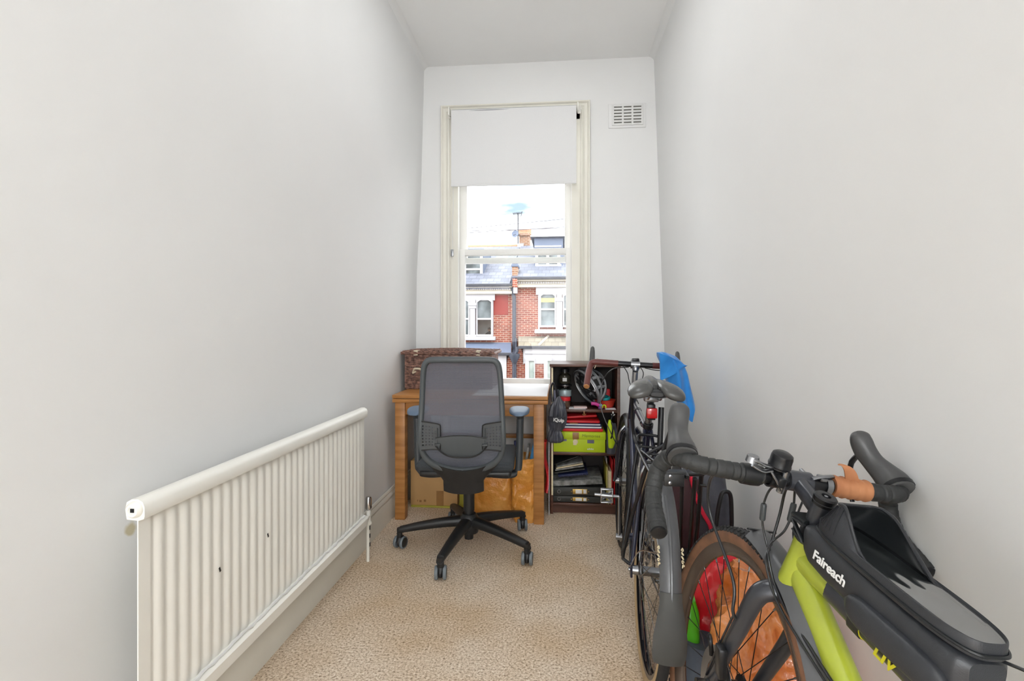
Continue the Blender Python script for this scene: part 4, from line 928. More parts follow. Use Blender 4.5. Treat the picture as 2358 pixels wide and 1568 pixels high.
guard('front_mudguard', ba, M_blk, HF, fA, uA, lA, .370, .052, 25, 200, .014, 40)
# rack
m = MB(); 
for s in (-1, 1):
    m.tube(spl([A(s*.020, .235, .735), A(s*.048, .20, .742), A(s*.055, .10, .742), A(s*.055, -.20, .742), A(s*.045, -.225, .742)], 6), .0055, 10)
    m.tube([A(s*.055, -.14, .742), A(s*.078, -.05, .56), A(s*.096, .01, .40), A(s*.096, .018, .372), A(s*.074, .004, .362)], .0062, 10)
    m.tube([A(s*.055, .13, .742), A(s*.072, .10, .58), A(s*.094, .045, .40), A(s*.096, .03, .375)], .0062, 10)
    m.tube([A(s*.052, .20, .74), A(s*.030, .235, .70), A(s*.018, .245, .68)], .0045, 8)
for f in (.14, .03, -.09): m.tube([A(-.055, f, .742), A(.055, f, .742)], .0045, 8)
m.tube(spl([A(-.045, .20, .745), A(-.035, .235, .765), A(.035, .235, .765), A(.045, .20, .745)], 6), .0055, 8)
m.tube([A(-.05, -.03, .75), A(.05, .17, .75)], .0055, 8).tube([A(-.053, .02, .752), A(-.012, -.17, .748)], .0055, 8).tube([A(.053, .10, .752), A(-.010, -.17, .748)], .0055, 8)
rk = m.build('rack', M_blk, ba, 50)
MB().box(A(.012, -.235, .735)-V((.030, .004, .022)), A(.012, -.235, .735)+V((.030, .004, .016)), .004).box(A(.012, -.22, .752)-V((.034, .018, .004)), A(.012, -.22, .752)+V((.034, .018, .004)), .002).build('light_plate', M_plasb, rk)
for dz in (-.008, .012): MB().lathe([(0, .005), (.005, .004), (.006, 0)], A(.000, -.239, .732+dz), -fA, 12).build('bolt', M_steel, rk)
m = MB()
m.tube([A(.082, -.19, .73), A(.112, -.05, .50), A(.12, -.01, .42)], .0068, 10).tube([A(.108, -.16, .735), A(.130, -.06, .55), A(.134, -.03, .46)], .0068, 10).tube([A(.05, -.20, .742), A(.112, -.165, .738)], .0055, 8).tube([A(.108, -.15, .70), A(.126, -.15, .70)], .005, 8)
m.build('pannier_rail', M_blk, rk)
# seat post, saddle, light
SP = A(0, .235, .905); MB().tube([STt-(SP-STt)*.3, SP], .0135, 14).build('seat_post', M_steel, ba)
MB().lathe([(.0145, 0), (.0195, 0), (.0195, .018), (.0145, .018)], STt-uA*.01, (SP-STt).normalized(), 18).build('seat_clamp', M_blk, ba)
SO = (.215, .955)
sd = None
sm = MB()
for s in (-1, 1):       # two rounded pads with a gap between them, then a slim nose
    K = [(.066, .060, .010, .006, .948), (.070, .060, .026, .013, .949), (.082, .059, .038, .019, .952), (.105, .057, .045, .023, .957), (.14, .055, .046, .025, .962), (.18, .049, .041, .024, .966), (.22, .040, .033, .021, .969), (.26, .030, .024, .017, .971), (.29, .020, .014, .012, .972)]
    C_ = [spl([V(k[:3]) for k in K], 4), spl([V((k[3], k[4], 0)) for k in K], 4)]
    sm.ring([(A(s*a.y, a.x, b.y-.006*a.y/.06), lA*a.z-uA*s*.22*a.z, uA*b.x+lA*s*.0) for a, b in zip(*C_)], 20, ex=2.3)
K = [(.15, .010, .008, .964), (.17, .022, .014, .967), (.21, .026, .017, .971), (.26, .025, .018, .974), (.31, .021, .017, .976), (.345, .017, .014, .974), (.362, .008, .007, .970)]
sm.ring([(A(0, f, u), lA*w, uA*h) for f, w, h, u in K], 18, ex=2.3)
sd = sm.build('saddle', M_saddle, ba, 60)
m = MB()
for s in (-1, 1): m.tube(spl([A(s*.022, .105, .945), A(s*.022, .15, .918), A(s*.021, .26, .915), A(s*.012, .33, .94)], 6), .0035, 8)
m.box(SP-V((.026, .022, .006)), SP+V((.026, .022, .016)), .004); m.build('saddle_rail', M_steel, sd)
MB().ring([(A(0, .09, .938), lA*.030, uA*.008), (A(0, .13, .940), lA*.060, uA*.010), (A(0, .20, .946), lA*.040, uA*.010), (A(0, .32, .955), lA*.014, uA*.010)], 16, ex=2.6).build('saddle_base', M_plasb, sd)
MB().ring([(A(0, .084, .944), lA*.024, uA*.007), (A(0, .090, .945), lA*.032, uA*.012), (A(0, .13, .948), lA*.030, uA*.012)], 16, ex=2.6).build('saddle_bumper', M_plasb, sd)
rl = MB().box(A(0, .195, .860)-V((.020, .010, .020)), A(0, .195, .860)+V((.020, .006, .020)), .005).build('rear_light', M_red, ba, label='square red rear light')
MB().box(A(0, .205, .86)-V((.014, .006, .028)), A(0, .225, .86)+V((.014, .006, .032)), .003).build('light_bracket', M_blk, rl)
MB().tube(spl([A(-.085, .115, .925), A(-.078, .15, .86), A(-.066, .18, .78), A(-.055, .17, .745)], 5), .006, 8, flat=.5).build('elastic_strap', M_blk, ba)
MB().tube([A(.040, .23, .88), A(.040, .21, .72)], .011, 12).build('folded_stand', M_blk, ba)
for f in (.40, .62): q = STt+(HTt-STt)*((f-.275)/.56)-uA*.027; MB().lathe([(.0148, -.006), (.0165, -.006), (.0165, .006), (.0148, .006)], q, (HTt-STt).normalized(), 16).build('cable_clip', M_blk, ba)
# stem, bars
SC_ = A(0, .845, 1.0)
MB().tube([HTt, A(0, .822, .965)], .0145, 14).tube([A(0, .818, .968), SC_], .014, 12).cyl(SC_-lA*.022, SC_+lA*.022, .0215, 18).lathe([(0, .004), (.016, .004), (.017, 0), (.017, -.012)], A(0, .818, .985), uA, 16).build('stem', M_steel, ba)
m = MB(); m.box(SC_+fA*.0+uA*.02-V((.018, .014, .006)), SC_+uA*.02+V((.018, .014, .012)), .004); m.build('light_mount', M_blk, ba)
hb = MB().tube([A(-.09, .845, 1.0), A(.09, .845, 1.0)], .0140, 16).build('handlebar', M_blk, ba)
def barpath(s): return spl([A(s*.085, .845, 1.0), A(s*.16, .847, 1.001), A(s*.205, .852, .999), A(s*.222, .848, .985), A(s*.232, .80, .945), A(s*.240, .73, .885)], 8)
for s in (-1, 1):
    P = barpath(s); t = MB().tube(P, .0155, 14).build('bar_tape', M_brtape, hb)
    e = P[-1]; d = (P[-1]-P[-2]).normalized(); MB().lathe([(0, .004), (.012, .004), (.0150, 0), (.0150, -.004)], e, d, 18).build('bar_plug', M_cork, hb)
    q = A(s*.216, .868, .995)
    lv = MB().ring([(q, lA*.015, fA*.018), (q+uA*.03+fA*.02, lA*.014, fA*.018), (q+uA*.055+fA*.035, lA*.013, fA*.014), (q+uA*.075+fA*.045, lA*.010, fA*.010), (q+uA*.082+fA*.047, lA*.004, fA*.004)], 14).build('brake_hood', M_hood, hb, 60)
    MB().tube(spl([q+uA*.03+fA*.03-lA*s*.004, q+fA*.045-uA*.02, q+fA*.03-uA*.07], 6), .006, 8, flat=.6).build('brake_lever', M_steel, lv)
    MB().tube(spl([q+uA*.01+lA*(-s)*.016, q+uA*.02-lA*s*.03, q-lA*s*.015-uA*.03], 4), .0025, 6).build('hood_clamp', M_leather, lv)
m = MB()
m.tube(spl([A(-.03, .85, .985), A(-.11, .88, .965), A(-.155, .92, .89), A(-.155, .90, .76), A(-.09, .89, .62), A(-.05, .90, .56)], 8), .0026, 8)
m.tube(spl([A(-.06, .86, .99), A(-.03, .90, .95), A(-.015, .91, .90), A(.03, .86, .80)], 6), .0024, 6).tube(spl([A(.03, .86, .985), A(.05, .90, .95), A(.035, .90, .88), A(.01, .91, .82)], 6), .0024, 6).tube(spl([A(.05, .85, .985), A(.12, .88, .975), A(.19, .87, .985)], 6), .0024, 6)
m.build('brake_cable', M_hose, ba)
# drivetrain
cr_ = MB(); 
cl = A(-.072, .44, .28); pl = A(-.080, .452, .448)
ca = MB().tube([cl, pl], [.012, .010], 10, flat=.6).cyl(A(-.06, .44, .28), A(-.085, .44, .28), .014, 14).build('crank_arm', M_steel, ba)
pd_ = A(-.132, .452, .448)
m = MB().cyl(pl, A(-.185, .452, .448), .0065, 12); m.build('pedal_axle', M_steel, ca)
m = MB()
for s in (-1, 1): m.box(pd_+uA*s*.028-V((.026, .011, .003)), pd_+uA*s*.028+V((.026, .011, .003)), .002)
for s in (-1, 1): m.box(pd_+lA*s*.024-V((.003, .011, .028)), pd_+lA*s*.024+V((.003, .011, .028)), .002)
for s in (-1, 1):
    for q in (-1, 1): m.tube([pd_+uA*s*.026+lA*q*.024, pd_+lA*q*.006+uA*s*.008], .004, 6)
m.lathe([(.0066, -.024), (.012, -.024), (.012, .024), (.0066, .024)], pd_, lA, 12); m.build('pedal_body', M_steel, ca)
cr2 = MB().tube([A(.07, .44, .28), A(.085, .428, .112)], [.012, .010], 10, flat=.6).build('crank_arm', M_steel, ba)
pr_ = A(.135, .428, .112); m = MB().cyl(A(.085, .428, .112), A(.18, .428, .112), .0065, 10)
for s in (-1, 1): m.box(pr_+fA*s*.03-V((.042, .003, .012)), pr_+fA*s*.03+V((.042, .003, .012)), .003)
m.build('pedal_body', M_chrome, cr2)
m = MB()
for rr, h in ((.098, .050), (.080, .042)): m.lathe([(rr-.016, -.001), (rr, -.001), (rr, .001), (rr-.016, .001), (rr-.016, -.001)], A(0, .44, .28)+lA*h, lA, 48)
for k in range(5): t = 2*pi*k/5; m.tube([A(.05, .44, .28), A(.05, .44, .28)+(fA*cos(t)+uA*sin(t))*.085], .006, 6, flat=.4)
m.build('chainrings', M_steel, ba)
m = MB(); m.tube([A(.045, .44, .378), A(.045, .0, .393)], .0035, 6).tube([A(.045, .44, .182), A(.045, .03, .235)], .0035, 6); m.build('chain', M_steel, ba)
MB().box(A(.075, .0, .30)-V((.010, .014, .03)), A(.075, .0, .30)+V((.010, .014, .03)), .006).tube([A(.065, 0, .30), A(.06, .03, .225)], .01, 8, flat=.5).build('rear_derailleur', M_blk, ba)
m = MB()
for s in (-1, 1): m.tube(spl([A(s*.040, .11, .60), A(s*.045, .06, .66), A(s*.02, .07, .71)], 5), .006, 8)
m.build('rear_brake', M_steel, ba)
m = MB()
for s in (-1, 1): m.tube(spl([A(s*.052, .94, .57), A(s*.055, .88, .64), A(s*.03, .875, .68)], 5), .006, 8)
m.build('front_brake', M_steel, ba)
# blue cloth over the far grip
def cloth(u, v):
    Z = [1.063, 1.04, 1.00, .95, .90, .85, .80, .755]; X0 = [.486, .488, .503, .515, .530, .555, .585, .606]; X1 = [.530, .572, .606, .626, .636, .646, .655, .640]
    i = v*7; k = min(6, int(i)); f = i-k; lp = lambda a: a[k]*(1-f)+a[k+1]*f
    t = 2*pi*u; c = (lp(X0)+lp(X1))/2; h = (lp(X1)-lp(X0))/2
    w = 1+.05*sin(3*t+4*v)+.04*sin(9*v+t)
    y = 2.57-.05*v; d = .078*(1-.35*v)*(min(1, v*6+.35))
    return V((c+h*cos(t)*w, y+d*sin(t)*(1+.18*sin(5*t+7*v)), lp(Z)+.014*sin(2*t+1)*min(1, v*3)))
m = MB().grid(cloth, 48, 40); r0 = [cloth(i/48, 0) for i in range(48)]; m.add(r0+[sum(r0, V())/48+V((0, 0, .004))], [(i, (i+1) % 48, 48) for i in range(48)])
r1 = [cloth(i/48, 1) for i in range(48)]; m.add(r1+[sum(r1, V())/48+V((0, 0, .03))], [((i+1) % 48, i, 48) for i in range(48)])
def flapf(u, v):
    x = .482+.128*u+.008*v; zt = 1.064-.040*u-.02*u*u; zb = .930+.075*u; z = zt+(zb-zt)*v
    return V((x, 2.494-.014*sin(pi*min(1, u*1.1))-.006*sin(6*u+5*v), z)), V((0, -1, 0))
m.sheet(flapf, 16, 14, .008)
o = m.build('cloth', M_bluec, None, 75); tag(rebase(o, (.57, 2.56, .755)), 'bright blue cloth draped over the bar end of the navy bicycle', 'cloth')
# fold of the cloth
bpy.context.view_layer.update()

# ------------------------------------------------------------------ bike B: lime bike nearest the room
x0, y0, yw, ln, s1, SL, HWB, rake, ha = .3479, 1.2234, -.1147, .1584, .5359, .0905, .2503, .0594, .2911
fwW = V((sin(yw), cos(yw), 0)); rtW = V((cos(yw), -sin(yw), 0)); upW = V((0, 0, 1))*cos(ln)+rtW*sin(ln); ltW = rtW*cos(ln)-V((0, 0, 1))*sin(ln)
HB = V((x0, y0, 0))+upW*.35
aX = upW*cos(ha)-fwW*sin(ha); nX = fwW*cos(ha)+upW*sin(ha); base = HB-nX*rake
rotv = lambda v, t: Mx.Rotation(t, 3, aX) @ v
DL = .10
nF = rotv(nX, DL); lF = rotv(ltW, DL); fF = nF*cos(ha)-aX*sin(ha); uF = aX*cos(ha)+nF*sin(ha)
Wp = lambda a, n, l: base+aX*a+nX*n+ltW*l            # steered parts: along the steering axis, forward, across
B = lambda r, f, u: base+lF*r+fF*f+uF*u                # frame parts
MBk = basis(B(0, -1.02, -.32)*1.0, lF, fF, uF)
bb = thing('gravel_bike', 'lime green and charcoal gravel bicycle nearest the room with black drop bars', 'bicycle', MBk)
# rear wheel rests on the carpet
RH = B(0, -1.01, 0); 
k = ((.35*uF.z) - RH.z)/uF.z; RH = RH+uF*k; ru = k
wheel('front_wheel', bb, HB, fwW, upW, ltW, .352, .044, .283, .03, 28, M_rub, M_brown, M_rim, M_blk, .100, M_blackspk, knobs=True, disc=True, phase=.12)
wheel('rear_wheel', bb, RH, fF, uF, lF, .352, .044, .283, .03, 28, M_rub, M_brown, M_rim, M_blk, .135, M_blackspk, knobs=True, disc=True, cassette=True)
# fork
m = MB(); m.tube([Wp(.345, 0, 0), Wp(.315, .0, 0)], .027, 18)
for s in (-1, 1):
    P = spl([Wp(.330, .0, s*.010), Wp(.328, .004, s*.036), Wp(.300, .010, s*.054), Wp(.20, .022, s*.057), Wp(.09, .042, s*.056), Wp(.0, .0594, s*.055)], 7)
    n = len(P); secs = []
    for i, p in enumerate(P):
        t = i/(n-1); d = (P[min(i+1, n-1)]-P[max(i-1, 0)]).normalized(); b = d.cross(nX).normalized(); q = b.cross(d).normalized()
        secs.append((p, q*(.026-.012*t), b*(.021-.009*t)))
    m.ring(secs, 16)
m.build('fork', M_char, bb, 60)
# frame: lime head tube and down tube, dark top tube
m = MB()
hd = [(Wp(.340, 0, 0), .0285), (Wp(.352, 0, 0), .030), (Wp(.38, 0, 0), .0275), (Wp(.43, 0, 0), .0255), (Wp(.462, 0, 0), .026)]
m.ring([(p, lF*r, nF*r) for p, r in hd], 24)
BB2 = B(0, -.60, -.065)
D0 = B(0, -.108, .385)
def tubeF(P, RR, seg=18):
    secs = []; n = len(P)
    for i, p in enumerate(P):
        d = (P[min(i+1, n-1)]-P[max(i-1, 0)]).normalized(); v = lF.cross(d).normalized(); secs.append((p, lF*RR[i][0], v*RR[i][1]))
    return secs
P = [D0+(BB2-D0)*(i/10) for i in range(11)]
m.ring(tubeF(P, [(.022+.004*min(1, i/3), .029-.003*i/10) for i in range(11)]), 20)
fr_ = m.build('frame', M_lime, bb, 60, label='lime green front of the frame')
m = MB(); T0, T1 = B(0, -.125, .402), B(0, -.765, .258)
P = [T0+(T1-T0)*(i/10) for i in range(11)]
m.ring(tubeF(P, [(.021-.004*i/10, .026-.009*i/10) for i in range(11)]), 18)
ST0, ST1 = BB2, B(0, -.785, .40); m.tube([ST0, ST1], .0165, 16)
for s in (-1, 1):
    m.tube(spl([BB2+lF*s*.03, B(s*.045, -.75, .0), RH+lF*s*.066+fF*.03, RH+lF*s*.066], 6), .011, 10)
    m.tube(spl([B(s*.012, -.77, .33), B(s*.05, -.88, .2), RH+lF*s*.066+uF*.02, RH+lF*s*.066], 6), .008, 10)
m.cyl(BB2-lF*.04, BB2+lF*.04, .023, 18)
fd = m.build('frame_rear', M_char, bb, 60)
MB().ring(tubeF([T0+(T1-T0)*t for t in (-.01, .06, .13, .2)], [(.0225, .0275), (.0222, .027), (.0205, .0245), (.0175, .0205)]), 18).build('lime_lug', M_lime, bb, 60)
TD = (T1-T0).normalized(); TU = lF.cross(TD).normalized(); TU = TU if TU.z > 0 else -TU
pT = T0+(T1-T0)*.345; text('frame_letters', 'LIV', .030, basis(pT-lF*.0215+TU*-.006, TD, TU, -lF), M_ylw, bb, .0006, .1, off=.0008)
pT = T0+(T1-T0)*.255; MB().ring(tubeF([pT-TD*.004, pT+TD*.004], [(.0215, .0262)]*2), 18).build('lime_stripe', M_ylw, bb)
# headset, spacers, stem
MB().lathe([(.0262, .0), (.0262, .006), (.0225, .012), (.0215, .030), (.0185, .032), (0, .032)], Wp(.460, 0, 0), aX, 24).build('headset_cover', M_blk, bb)
cl_ = Wp(s1, SL, 0); st0 = Wp(s1-.008, 0, 0)
m = MB(); m.tube([Wp(.488, 0, 0), Wp(s1+.014, 0, 0)], .0195, 20).tube([st0+nX*.0, cl_-nX*.006+aX*.0], [.0185, .0165], 18).cyl(cl_-ltW*.024, cl_+ltW*.024, .0215, 22)
stm = m.build('stem', M_char, bb, 50)
MB().lathe([(.0195, -.010), (.0205, -.008), (.0205, -.004), (.0195, -.003), (.0205, -.001), (.0208, .006), (.018, .009), (.0085, .009), (.0075, .0045), (0, .0045)], Wp(s1+.018, 0, 0), aX, 28).build('top_cap', M_blk, stm)
MB().lathe([(0, .004), (.0035, .004), (.0035, 0)], Wp(s1+.0225, 0, 0), aX, 12).build('cap_bolt', M_steel, stm)
m = MB()
for s in (-1, 1):
    for h in (-1, 1): m.cyl(cl_+ltW*s*.017+aX*h*.014+nX*.012, cl_+ltW*s*.017+aX*h*.014+nX*.026, .004, 10)
m.build('faceplate_bolt', M_steel, stm)
# bar: centre, tape, hoods, levers
W2 = lambda a, n, l: Wp(s1+a, SL+n, l)
hbB = MB().tube(spl([W2(0, 0, -.11), W2(0, 0, -.05), W2(0, 0, .05), W2(0, 0, .11)], 6), [.0145]*6+[.0158]*7+[.0145]*6, 18).build('handlebar', M_blk, bb)
def path(s): return spl([W2(0, 0, s*.078), W2(.001, .0, s*.15), W2(.001, .004, s*.205), W2(-.002, .022, s*.236), W2(-.020, .058, s*.250), W2(-.055, .068, s*.264), W2(-.092, .048, s*.272), W2(-.114, .010, s*.277), W2(-.122, -.035, s*.280), W2(-.127, -.066, s*.282)], 9)
rngt = random.Random(4)
for s in (-1, 1):
    P = path(s); n = len(P); Lc = [0]
    for i in range(1, n): Lc.append(Lc[-1]+(P[i]-P[i-1]).length)
    # finely resample so that each wrap of tape shows as a step
    Q = []; RR = []; stp = .0026; pitch_ = .0165; i = 0; s_ = 0
    while s_ < Lc[-1]:
        while i < n-2 and Lc[i+1] < s_: i += 1
        f = (s_-Lc[i])/(Lc[i+1]-Lc[i]+1e-9); Q.append(P[i].lerp(P[i+1], min(1, f))); ph = (s_ % pitch_)/pitch_
        RR.append(.0178+.0012*(1-ph)-(.0014 if ph > .92 else 0)); s_ += stp
    tp = MB().tube(Q, RR, 18).build('bar_tape', M_tape, hbB, 60)
    MB().tube([P[0], P[0].lerp(P[1], .9)], .0175, 18).build('tape_end', M_blk, tp)
    d = (P[-1]-P[-2]).normalized(); MB().lathe([(0, .003), (.010, .004), (.0155, .002), (.0165, -.004)], P[-1], d, 20).build('bar_plug', M_blk, tp)
    # hood: rubber body growing forward and up from the bend
    inn = -s*(.010 if s < 0 else .046)
    c0 = W2(.004, .034, s*.238); secs = []
    stations = [(-.004, -.010, 0, .0265, .027), (.004, .010, .05, .0265, .028), (.012, .036, .2, .0215, .0235), (.021, .060, .42, .0185, .020), (.036, .080, .66, .0190, .021), (.055, .092, .86, .0195, .0185), (.069, .096, .97, .0165, .012), (.075, .095, 1.0, .008, .005)]
    for da, dn, k, wl, wn2 in stations: secs.append((da, dn, k, wl, wn2))
    cs = [c0+aX*da+nX*dn+ltW*inn*k for da, dn, k, wl, wn2 in secs]; rs = []
    for i, (da, dn, k, wl, wn2) in enumerate(secs):
        d = (cs[min(i+1, len(cs)-1)]-cs[max(i-1, 0)]).normalized(); v = d.cross(ltW).normalized(); h2 = v.cross(d).normalized(); rs.append((cs[i], h2*wl*1.14, v*wn2*1.1))
    # smooth the stations
    def S3(arr): return spl(arr, 4)
    rs = list(zip(S3([r[0] for r in rs]), S3([r[1] for r in rs]), S3([r[2] for r in rs])))
    hd_ = MB().ring(rs, 20, ex=2.3).build('brake_hood', M_hood, hbB, 60)
    MB().ring([(c0-(cs[1]-cs[0]).normalized()*.006, rs[0][1]*1.06, rs[0][2]*1.06), (c0+(cs[1]-cs[0]).normalized()*.003, rs[0][1]*1.07, rs[0][2]*1.07)], 20, ex=2.3).build('hood_lip', M_blk, hd_)
    L0 = cs[4]+nX*.012-aX*.012
    MB().tube(spl([L0, L0+nX*.014-aX*.035, L0+nX*.006-aX*.08+ltW*s*.006, L0-nX*.018-aX*.118+ltW*s*.012], 8), [.0085]*8+[.0075]*8+[.006]*9, 12, flat=.62).build('brake_lever', M_blk, hd_)
    MB().box(L0-ltW*.008-nX*.012-aX*.012, L0+ltW*.008+nX*.006+aX*.004, .003).build('lever_pivot', M_steel, hd_)
# bell and light clamp left of the stem
bc = W2(0, 0, -.052); LB = basis(bc, ltW, nX, aX)
bl2 = bpy.data.objects.new('bell', None); COL.objects.link(bl2); bl2.parent = bb; WM['bell'] = WM[bb.name]
MB(LB).lathe([(.0168, -.010), (.0205, -.010), (.0205, .010), (.0168, .010), (.0168, -.010)], (-.002, 0, 0), (1, 0, 0), 24).box((-.006, -.032, -.006), (.010, -.012, .016), .003).build('bell_clamp', M_plasb, bl2)
MB(LB).cyl((.010, -.020, -.020), (.010, -.020, .030), .0072, 14).build('clamp_screw', M_steel, bl2)
MB(LB).lathe([(.0205, 0), (.0225, .001), (.0225, .004), (.0212, .006), (.0212, .020), (.0198, .026), (.0145, .0295), (0, .0305)], (.000, -.006, .032), (0, 0, 1), 32).build('bell_dome', M_blk, bl2)
MB(LB).lathe([(0, .0), (.021, .0), (.021, .003), (0, .003)], (.000, -.006, .028), (0, 0, 1), 28).build('bell_base', M_plasb, bl2)
MB(LB).tube(spl([(-.018, -.014, .031), (-.036, -.018, .034), (-.058, -.016, .040), (-.066, -.008, .036)], 6), .0055, 10, flat=.6).tube(spl([(-.018, -.016, .024), (-.04, -.022, .022), (-.062, -.018, .030)], 6), .005, 10, flat=.6).ring([((-.060, -.01, .034), (.014, 0, 0), (0, .012, 0)), ((-.060, -.008, .046), (.012, 0, 0), (0, .010, 0))], 14).tube(spl([(-.02, -.018, .022), (-.004, -.026, .004), (.004, -.028, -.012)], 5), .0055, 8, flat=.5).build('bell_lever', M_steel, bl2)
mt = MB(LB); mt.lathe([(.0165, -.022), (.0215, -.02), (.0225, 0), (.0215, .016), (.0165, .018)], (-.048, 0, -.001), (1, 0, 0), 24).build('lamp_clamp', M_plasb, bl2)
LR = basis(W2(0, 0, .048), ltW, nX, aX)
MB(LR).tube(spl([(-.030, -.014, .018), (-.012, -.012, .024), (.006, -.008, .026), (.022, .002, .022), (.03, .012, .006)], 6), .0045, 10, flat=.55).box((-.012, -.014, .014), (.004, .004, .022), .002).lathe([(.0165, -.006), (.0195, -.006), (.0195, .006), (.0165, .006)], (.012, 0, 0), (1, 0, 0), 20).build('computer_mount', M_steel, bb)
# leather wrap on the bar
lw_ = thing('leather_wrap', 'tan leather wrap tied around the bar of the lime bicycle', 'wrap', W2(0, 0, .120))
Pw = [W2(.001, .001, x) for x in [.072+.078*i/14 for i in range(15)]]
MB().tube(Pw, [.0205+.0016*sin(i*2.1)+.0012*(i % 3) for i in range(15)], 20).build('wrap_body', M_tanl, lw_, 60)
q = W2(.021, .0, .094)
MB().sheet(lambda u, v: (q+aX*(.026*sin(v*1.9))-ltW*(.016*v-.030*u*(1-.35*v))+nX*(.016*(1-cos(v*1.9))*.6+.006*sin(u*3)*v), nX), 10, 10, .0035).build('knot_end', M_tanl, lw_, 60)
# hoses and their joiners
m = MB()
def hose(pts, r=.0028, nm='brake_hose'): return MB().tube(spl(pts, 10), r, 8).build(nm, M_hose, bb, 60)
hose([W2(-.012, .008, -.125), W2(-.035, .05, -.140), W2(-.085, .085, -.135), W2(-.16, .075, -.115), Wp(.30, .055, -.085), Wp(.245, .022, -.082), Wp(.225, .02, -.064)], .0036)
MB().tube([Wp(.238, .020, -.080), Wp(.10, .045, -.074), Wp(.03, .055, -.07)], .0024, 6).build('fork_hose', M_hose, bb)
hose([W2(-.014, .006, -.012), W2(-.05, .028, .002), W2(-.10, .022, .004), W2(-.16, -.008, -.012), B(-.035, -.066, .382), B(-.035, -.090, .342), B(-.035, -.126, .313), B(-.035, -.18, .290), B(-.035, -.235, .268), B(-.034, -.30, .24), B(-.03, -.37, .19)], .0032)
h1 = hose([W2(-.012, .0, -.018), W2(-.035, .018, -.036), W2(-.080, .022, -.038), W2(-.115, .014, -.034), W2(-.15, -.004, -.024), Wp(.36, .058, -.016), Wp(.345, .03, -.02)], .0024, 'gear_cable')
h2 = hose([W2(-.012, .004, .0), W2(-.04, .014, .014), W2(-.075, .003, .0155), W2(-.115, -.01, .004), W2(-.15, -.008, -.012), B(-.043, -.072, .376), B(-.045, -.102, .332), B(-.045, -.142, .303), B(-.045, -.196, .280), B(-.043, -.25, .257), B(-.040, -.31, .228), B(-.034, -.38, .18)], .0024, 'gear_cable')
for p0, p1 in ((W2(-.078, .0217, -.038), W2(-.114, .0143, -.0342)), (W2(-.058, .0085, .0158), W2(-.095, -.004, .0115))):
    MB().tube([p0, p0.lerp(p1, .1), p0.lerp(p1, .9), p1], [.0052, .0062, .0062, .0052], 14).build('cable_joiner', M_plas, bb)
hose([W2(-.01, .004, .06), W2(-.05, .03, .05), W2(-.12, .0, .03), Wp(.40, .04, .02)], .0024, 'gear_cable')
# mudguard on the front wheel
g2 = guard('front_mudguard', bb, M_guard, HB, fwW, upW, ltW, .380, .068, 93, 215, .022, 60)
m = MB()
for s in (-1, 1):
    a = R(185); m.tube([HB+ltW*s*.058, HB+(fwW*cos(a)+upW*sin(a))*.365+ltW*s*.027], .0024, 6)
m.build('mudguard_stay', M_blk, g2)
MB().ring([(HB+(fwW*cos(R(93.5))+upW*sin(R(93.5)))*.3795, ltW*.0345, fwW*.004), (HB+(fwW*cos(R(93.5))+upW*sin(R(93.5)))*.376, ltW*.035, fwW*.005)], 14, ex=4).build('guard_lip', M_blk, g2)
MB().box(Wp(.12, .012, -.074)-V((.012, .016, .034)), Wp(.12, .012, -.074)+V((.008, .016, .034)), .006).build('brake_caliper', M_blk, bb)
MB().tube(spl([Wp(.075, .075, -.062), Wp(.105, .090, -.070), Wp(.115, .070, -.078), Wp(.085, .058, -.072)], 6), .005, 8).build('hose_guide', M_blk, bb)
MB().tube(spl([Wp(.0, .0594, -.062), Wp(.0, .0594, -.085)], 4), .009, 12).tube([Wp(0, .0594, -.078), Wp(.05, .02, -.084)], .006, 8).build('axle_lever', M_blk, bb)
# saddle end, cranks (mostly outside the frame)
SPb = B(0, -.825, .53); MB().tube([ST1-(SPb-ST1)*.3, SPb], .0135, 14).build('seat_post', M_blk, bb)
def sad2(u, v):
    t = v*2-1; w2 = .072*max(.24, 1-.9*max(0, (u-.15)/.6)**.8)*(min(1, .6+u*4)); return B(t*w2, -.96+.26*u, .575-.004*u-.022*abs(t)**3-.008*math.exp(-(t/.25)**2)), uF
sb2 = MB().sheet(sad2, 22, 18, .012).build('saddle', M_blk, bb, 70)
m = MB()
for s in (-1, 1): m.tube(spl([B(s*.022, -.94, .562), B(s*.022, -.89, .538), B(s*.02, -.78, .538), B(s*.01, -.71, .56)], 5), .0035, 8)
m.build('saddle_rail', M_steel, sb2)
for s in (-1, 1):
    e = BB2+lF*s*.07; t = s*(fF*.12-uF*.12)
    c_ = MB().tube([e, e+t], [.013, .010], 10, flat=.6).build('crank_arm', M_blk, bb); q = e+t+lF*s*.055
    MB().box(q-V((.045, .04, .009)), q+V((.045, .04, .009)), .005).cyl(e+t, q, .006, 10).build('pedal_body', M_plasb, c_)
MB().lathe([(.07, -.001), (.088, -.001), (.088, .001), (.07, .001), (.07, -.001)], BB2+lF*.05, lF, 48).tube([BB2+lF*.05-fF*.08, BB2+lF*.05+fF*.08], .01, 8, flat=.3).tube([BB2+lF*.05-uF*.08, BB2+lF*.05+uF*.08], .01, 8, flat=.3).build('chainring', M_blk, bb)
MB().tube([BB2+lF*.05+uF*.088, RH+lF*.05+uF*.05], .0035, 6).tube([BB2+lF*.05-uF*.088, RH+lF*.05-uF*.10], .0035, 6).build('chain', M_steel, bb)

